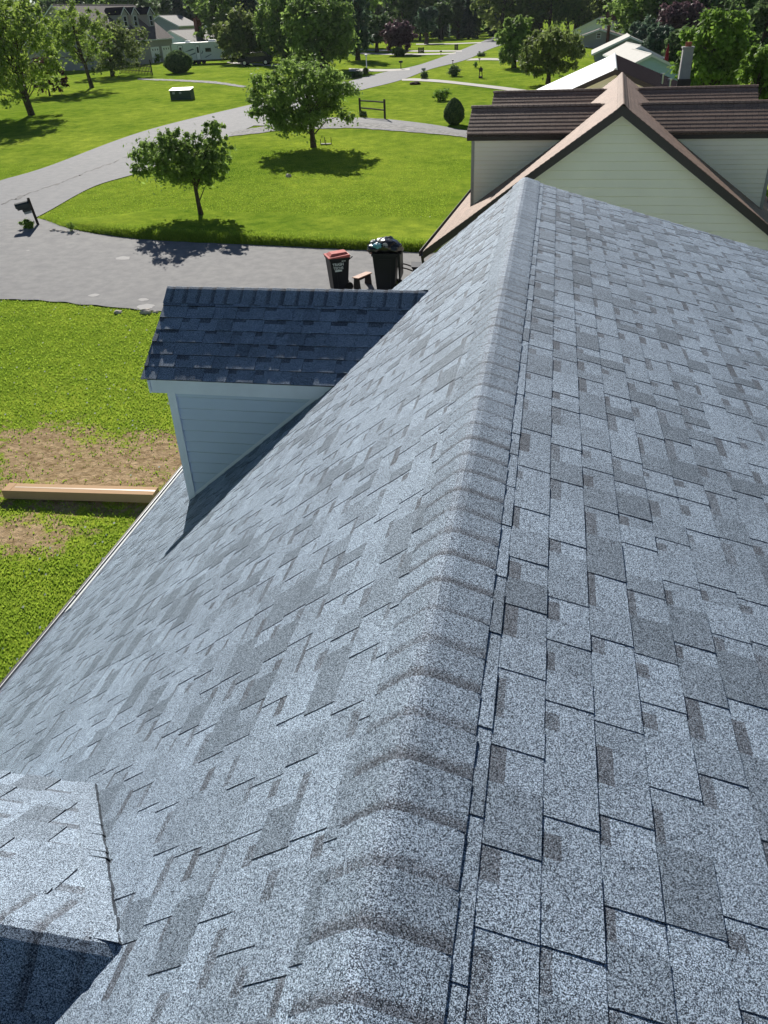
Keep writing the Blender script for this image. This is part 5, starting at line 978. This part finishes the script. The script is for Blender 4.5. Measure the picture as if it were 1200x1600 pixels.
# little stake frame by the round tree
P = at(509, 226); e = empty('stake_frame', P, 'little frame of dark stakes beside the round lawn tree', 'frame'); s = 1/ppm(P)
for dx_, dy_, h_ in ((-8, 0, 0.42), (-3, 0.5, 0.5), (1, -0.2, 0.35), (8, 0.3, 0.5)):
    mb = MB(); mb.tube([(dx_*s, dy_*0.5, -.03), (dx_*s*1.02, dy_*0.5, h_*0.8)], 0.022, 6); mb.build('stake', M['dwood'], e)
mb = MB(); mb.box(-8*s, 8*s, -0.12, 0.12, 0.03, 0.07); mb.build('board', M['concrete'], e)
P = at(450, 276); mb = MB()
def rock(name, label, P, r, seed, m='stone', cat='stone', group=None, flat=0.5):
    g = random.Random(seed); mb = MB(); nu, nv = 10, 6
    for i in range(nv+1):
        for j in range(nu):
            t, a = math.pi*i/nv, 2*math.pi*j/nu; d = Vector((math.sin(t)*math.cos(a), math.sin(t)*math.sin(a), math.cos(t))); k = 1+0.45*noise.noise(d*1.8+Vector((seed*3.1, 0, 0))); mb.v.append((d.x*r*k, d.y*r*k*0.8, d.z*r*k*flat))
    for i in range(nv):
        for j in range(nu): mb.f.append((i*nu+j, (i+1)*nu+j, (i+1)*nu+(j+1) % nu, i*nu+(j+1) % nu)); mb.m.append(0); mb.c.append((1, 0, 0))
    o = mb.build(name, M[m]); o.location = (P[0], P[1], P[2]+r*0.15); return tag(o, label, cat, group)
rock('stone', 'small pale stump in the middle of the big lawn', at(451, 276), 0.16, 3, cat='stump', flat=0.8)
for k, (x, y, r_) in enumerate(((84, 361.5, .16), (92, 362.5, .12), (100, 364, .15), (107, 364.5, .13), (122, 367, .1), (233, 379, .12), (243, 381, .08))): rock('edging_stone', 'pale flat edging stone on the lawn side of the driveway', at(x, y), r_, 10+k, group='edging stones along the driveway', cat='stone')
for k, (x, y, r_) in enumerate(((185, 489, .14), (228, 489, .2), (243, 489, .1))): rock('edging_stone', 'pale stone where the near lawn meets the driveway', at(x, y), r_, 30+k, group='stones along the near driveway edge', cat='stone')
P = at(649, 132); rock('planter_ring', 'small dark stone ring on the lawn below the curved path', P, 0.55, 50, m='mulch', cat='planter', flat=0.3)
# stone lantern
P = at(751, 122); h = up_to(P, 103); e = empty('stone_lantern', P, 'dark garden lantern with a little roof on the lawn right of the street', 'lantern'); k = h/1.6; e.scale = (k, k, k)
mb = MB(); mb.box(-0.28, 0.28, -0.28, 0.28, 0, 0.25); mb.build('base', M['dwood'], e)
for sx in (-1, 1):
    for sy in (-1, 1): mb = MB(); mb.tube([(sx*0.22, sy*0.22, 0.25), (sx*0.16, sy*0.16, 0.85)], 0.05, 6); mb.build('leg', M['dwood'], e)
mb = MB(); mb.box(-0.25, 0.25, -0.25, 0.25, 0.85, 1.15); mb.build('chamber', M['dwood'], e)
mb = MB(); mb.taper(0, 0, 1.15, 1.45, 0.38, 0.38, 0.06, 0.06); mb.tube([(0, 0, 1.45), (0, 0, 1.6)], 0.05, 6); mb.build('roof', M['dwood'], e)
# lamp post at the left roadside
P = at(573, 110); h = up_to(P, 84); e = empty('lamp_post', P, 'thin pale lamp post left of the street', 'lamp post')
mb = MB(); mb.tube([(0, 0, 0), (0, 0, h*0.86)], [0.07, 0.05], 8); mb.build('post', M['white'], e)
mb = MB(); mb.taper(0, 0, h*0.86, h*0.96, 0.10, 0.10, 0.16, 0.16); mb.taper(0, 0, h*0.96, h, 0.18, 0.18, 0.03, 0.03); mb.build('lantern', M['white_trim'], e)
mb = MB(); P = at(575, 106)
# dark lawn screens
for (x, y, ty, w_, lab) in ((658, 83, 74, 8, 'squat dark boxy screen on the far lawn beside the plum tree'), (713, 78, 69, 4.5, 'narrow upright dark screen left of the top of the street')):
    P = at(x, y); s = ppm(P); hq = up_to(P, ty); e = empty('lawn_screen', P, lab, 'screen', None, face_cam(P)); a = w_/2/s
    mb = MB()
    for k in range(5): mb.box(-a, a, -0.03, 0.03, hq*(0.04+k*0.19), hq*(0.2+k*0.19))
    mb.build('panel', M['dwood'], e)
    for s_ in (-1, 1): mb = MB(); mb.box(s_*a-0.06, s_*a+0.06, -0.06, 0.06, -0.05, hq); mb.build('post', M['dwood'], e)
# closed red umbrella behind the blue house
P = atD(1053, 84); h = up_to(P, 68); e = empty('patio_umbrella', P, 'closed dark red patio umbrella behind the pale chimney', 'umbrella')
mb = MB(); mb.tube([(0, 0, 0), (0, 0, h)], 0.03, 6); mb.build('pole', M['chrome'], e)
mb = MB(); mb.tube([(0, 0, h-2.0), (0, 0, h-1.7), (0, 0, h-0.5), (0, 0, h-0.02)], [0.26, 0.2, 0.13, 0.03], 12); mb.build('canopy', M['red_cloth'], e)
# caravan
P0 = at(352, 99); P0b = atD(268, np.hypot(P0[0], P0[1])*1.02); s = ppm(P0); Lr = 84/s; d = P0b-P0; rz = math.atan2(-d[1], -d[0])
e = empty('caravan', P0, 'white travel trailer with dark swoosh graphics parked by the brown roofed house', 'caravan', None, rz); H = up_to(P0, 65); b0 = 0.55; Wd = 2.4
prof = [(-Lr, 0, b0), (-0.5, 0, b0), (-0.08, 0, b0+0.55), (-0.35, 0, H-0.25), (-0.8, 0, H), (-Lr+0.15, 0, H), (-Lr, 0, H-0.25)]
mb = MB(); mb.prism(prof, (0, Wd, 0)); mb.build('body', M['rv_body'], e, bevel=0.05)
mb = MB(); mb.box(-Lr+0.1, -0.8, -0.03, Wd+0.03, H+0.005, H+0.05); mb.box(-Lr*.75, -Lr*.68, .6, 1.4, H+.05, H+.28); mb.box(-Lr*.3, -Lr*.17, .6, 1.6, H+.05, H+.3); mb.build('roof', M['white'], e)
for x0_, x1_, z0_, z1_ in ((-Lr*0.87, -Lr*0.79, 0.75, 0.92), (-Lr*0.53, -Lr*0.46, 0.75, 0.92)):
    mb = MB(); mb.box(x0_, x1_, -0.03, -0.004, b0+0.1, H-0.3); dd = mb.build('door', M['white'], e)
    mb = MB()
    for a, b, c_, d_ in ((x0_-0.04, x0_, b0+0.06, H-0.26), (x1_, x1_+0.04, b0+0.06, H-0.26), (x0_, x1_, H-0.299, H-0.26)): mb.box(a, b, -0.034, -0.006, c_, d_)
    mb.box(x0_+0.12, x1_-0.12, -0.04, -0.031, H-1.25, H-0.5); mb.build('door_window', M['dark_metal'], dd)
mb = MB(); mb.box(-Lr*0.35, -Lr*0.24, -0.03, -0.004, H*0.56, H*0.74); mb.build('window', M['glass'], e)
mb = MB()
def sw(pts): mb.poly([(-Lr*a, -0.012, b_*H) for a, b_ in pts]); 
sw([(.76, .60), (.60, .74), (.56, .70), (.66, .63)]); sw([(.76, .36), (.60, .52), (.55, .56), (.55, .50), (.66, .42)]); sw([(.97, .5), (.89, .62), (.88, .58)]); sw([(.44, .50), (.41, .60), (.42, .66), (.395, .6), (.42, .48)]); sw([(.38, .32), (.25, .46), (.24, .44), (.36, .3)]); sw([(.16, .78), (.06, .79), (.06, .75), (.16, .74)]); sw([(.12, .72), (.07, .72), (.07, .69), (.12, .69)])
mb.build('graphic', M['stripe'], e)
for x_ in (-Lr*0.62, -Lr*0.52):
    for y_ in (0.02, Wd-0.24):
        mb = MB(); mb.tube([(x_, y_, 0.36), (x_, y_+0.22, 0.36)], 0.36, 20); mb.build('wheel', M['rubber'], e)
mb = MB(); mb.box(-Lr+0.2, -0.6, 0.15, Wd-0.15, 0.35, b0-0.003); mb.tube([(-0.5, 0.4, b0-.1), (1.1, Wd/2, b0-.1), (-0.5, Wd-0.4, b0-.1)], 0.05, 8); mb.build('chassis', M['dark_metal'], e)
mb = MB(); mb.tube([(0.35, Wd/2-0.22, b0+0.2), (0.35, Wd/2+0.22, b0+0.2)], 0.26, 14); mb.build('gas_bottle', M['white'], e)
# dark car
P0 = at(399, 103); s = ppm(P0); e = empty('parked_car', P0, 'black pickup style car parked right of the caravan, half hidden by the trees', 'car', None, face_cam(P0, R(-8)))
k = 1.0; mb = MB()
pf = [(-2.2, 0, .45), (2.3, 0, .45), (2.35, 0, .9), (1.1, 0, 1.02), (0.5, 0, 1.55), (-1.2, 0, 1.6), (-1.9, 0, 1.08), (-2.25, 0, 1.0)]
pf = [(-a, b, c) for a, b, c in pf]; mb.prism(pf, (0, 1.8, 0)); mb.build('body', M['car_paint'], e, bevel=0.06)
mb = MB(); mb.poly([(-0.95, -0.005, 1.08), (-0.5, -0.005, 1.46), (0.25, -0.005, 1.5), (0.25, -0.005, 1.08)]); mb.poly([(0.35, -0.005, 1.08), (0.35, -0.005, 1.5), (1.15, -0.005, 1.5), (1.6, -0.005, 1.12)]); mb.build('window', M['glass'], e)
for x_ in (-1.4, 1.4):
    for y_ in (-0.03, 1.6):
        mb = MB(); mb.tube([(x_, y_, .38), (x_, y_+.23, .38)], .38, 20); wl = mb.build('wheel', M['rubber'], e)
        mb = MB(); yy = y_-.01 if y_ < 0.5 else y_+.23; mb.tube([(x_, yy, .38), (x_, yy+.012, .38)], .2, 14); mb.build('rim', M['chrome'], wl)
e.location = Vector(P0)+Vector((0, 0, 0))
for k in range(1): pass
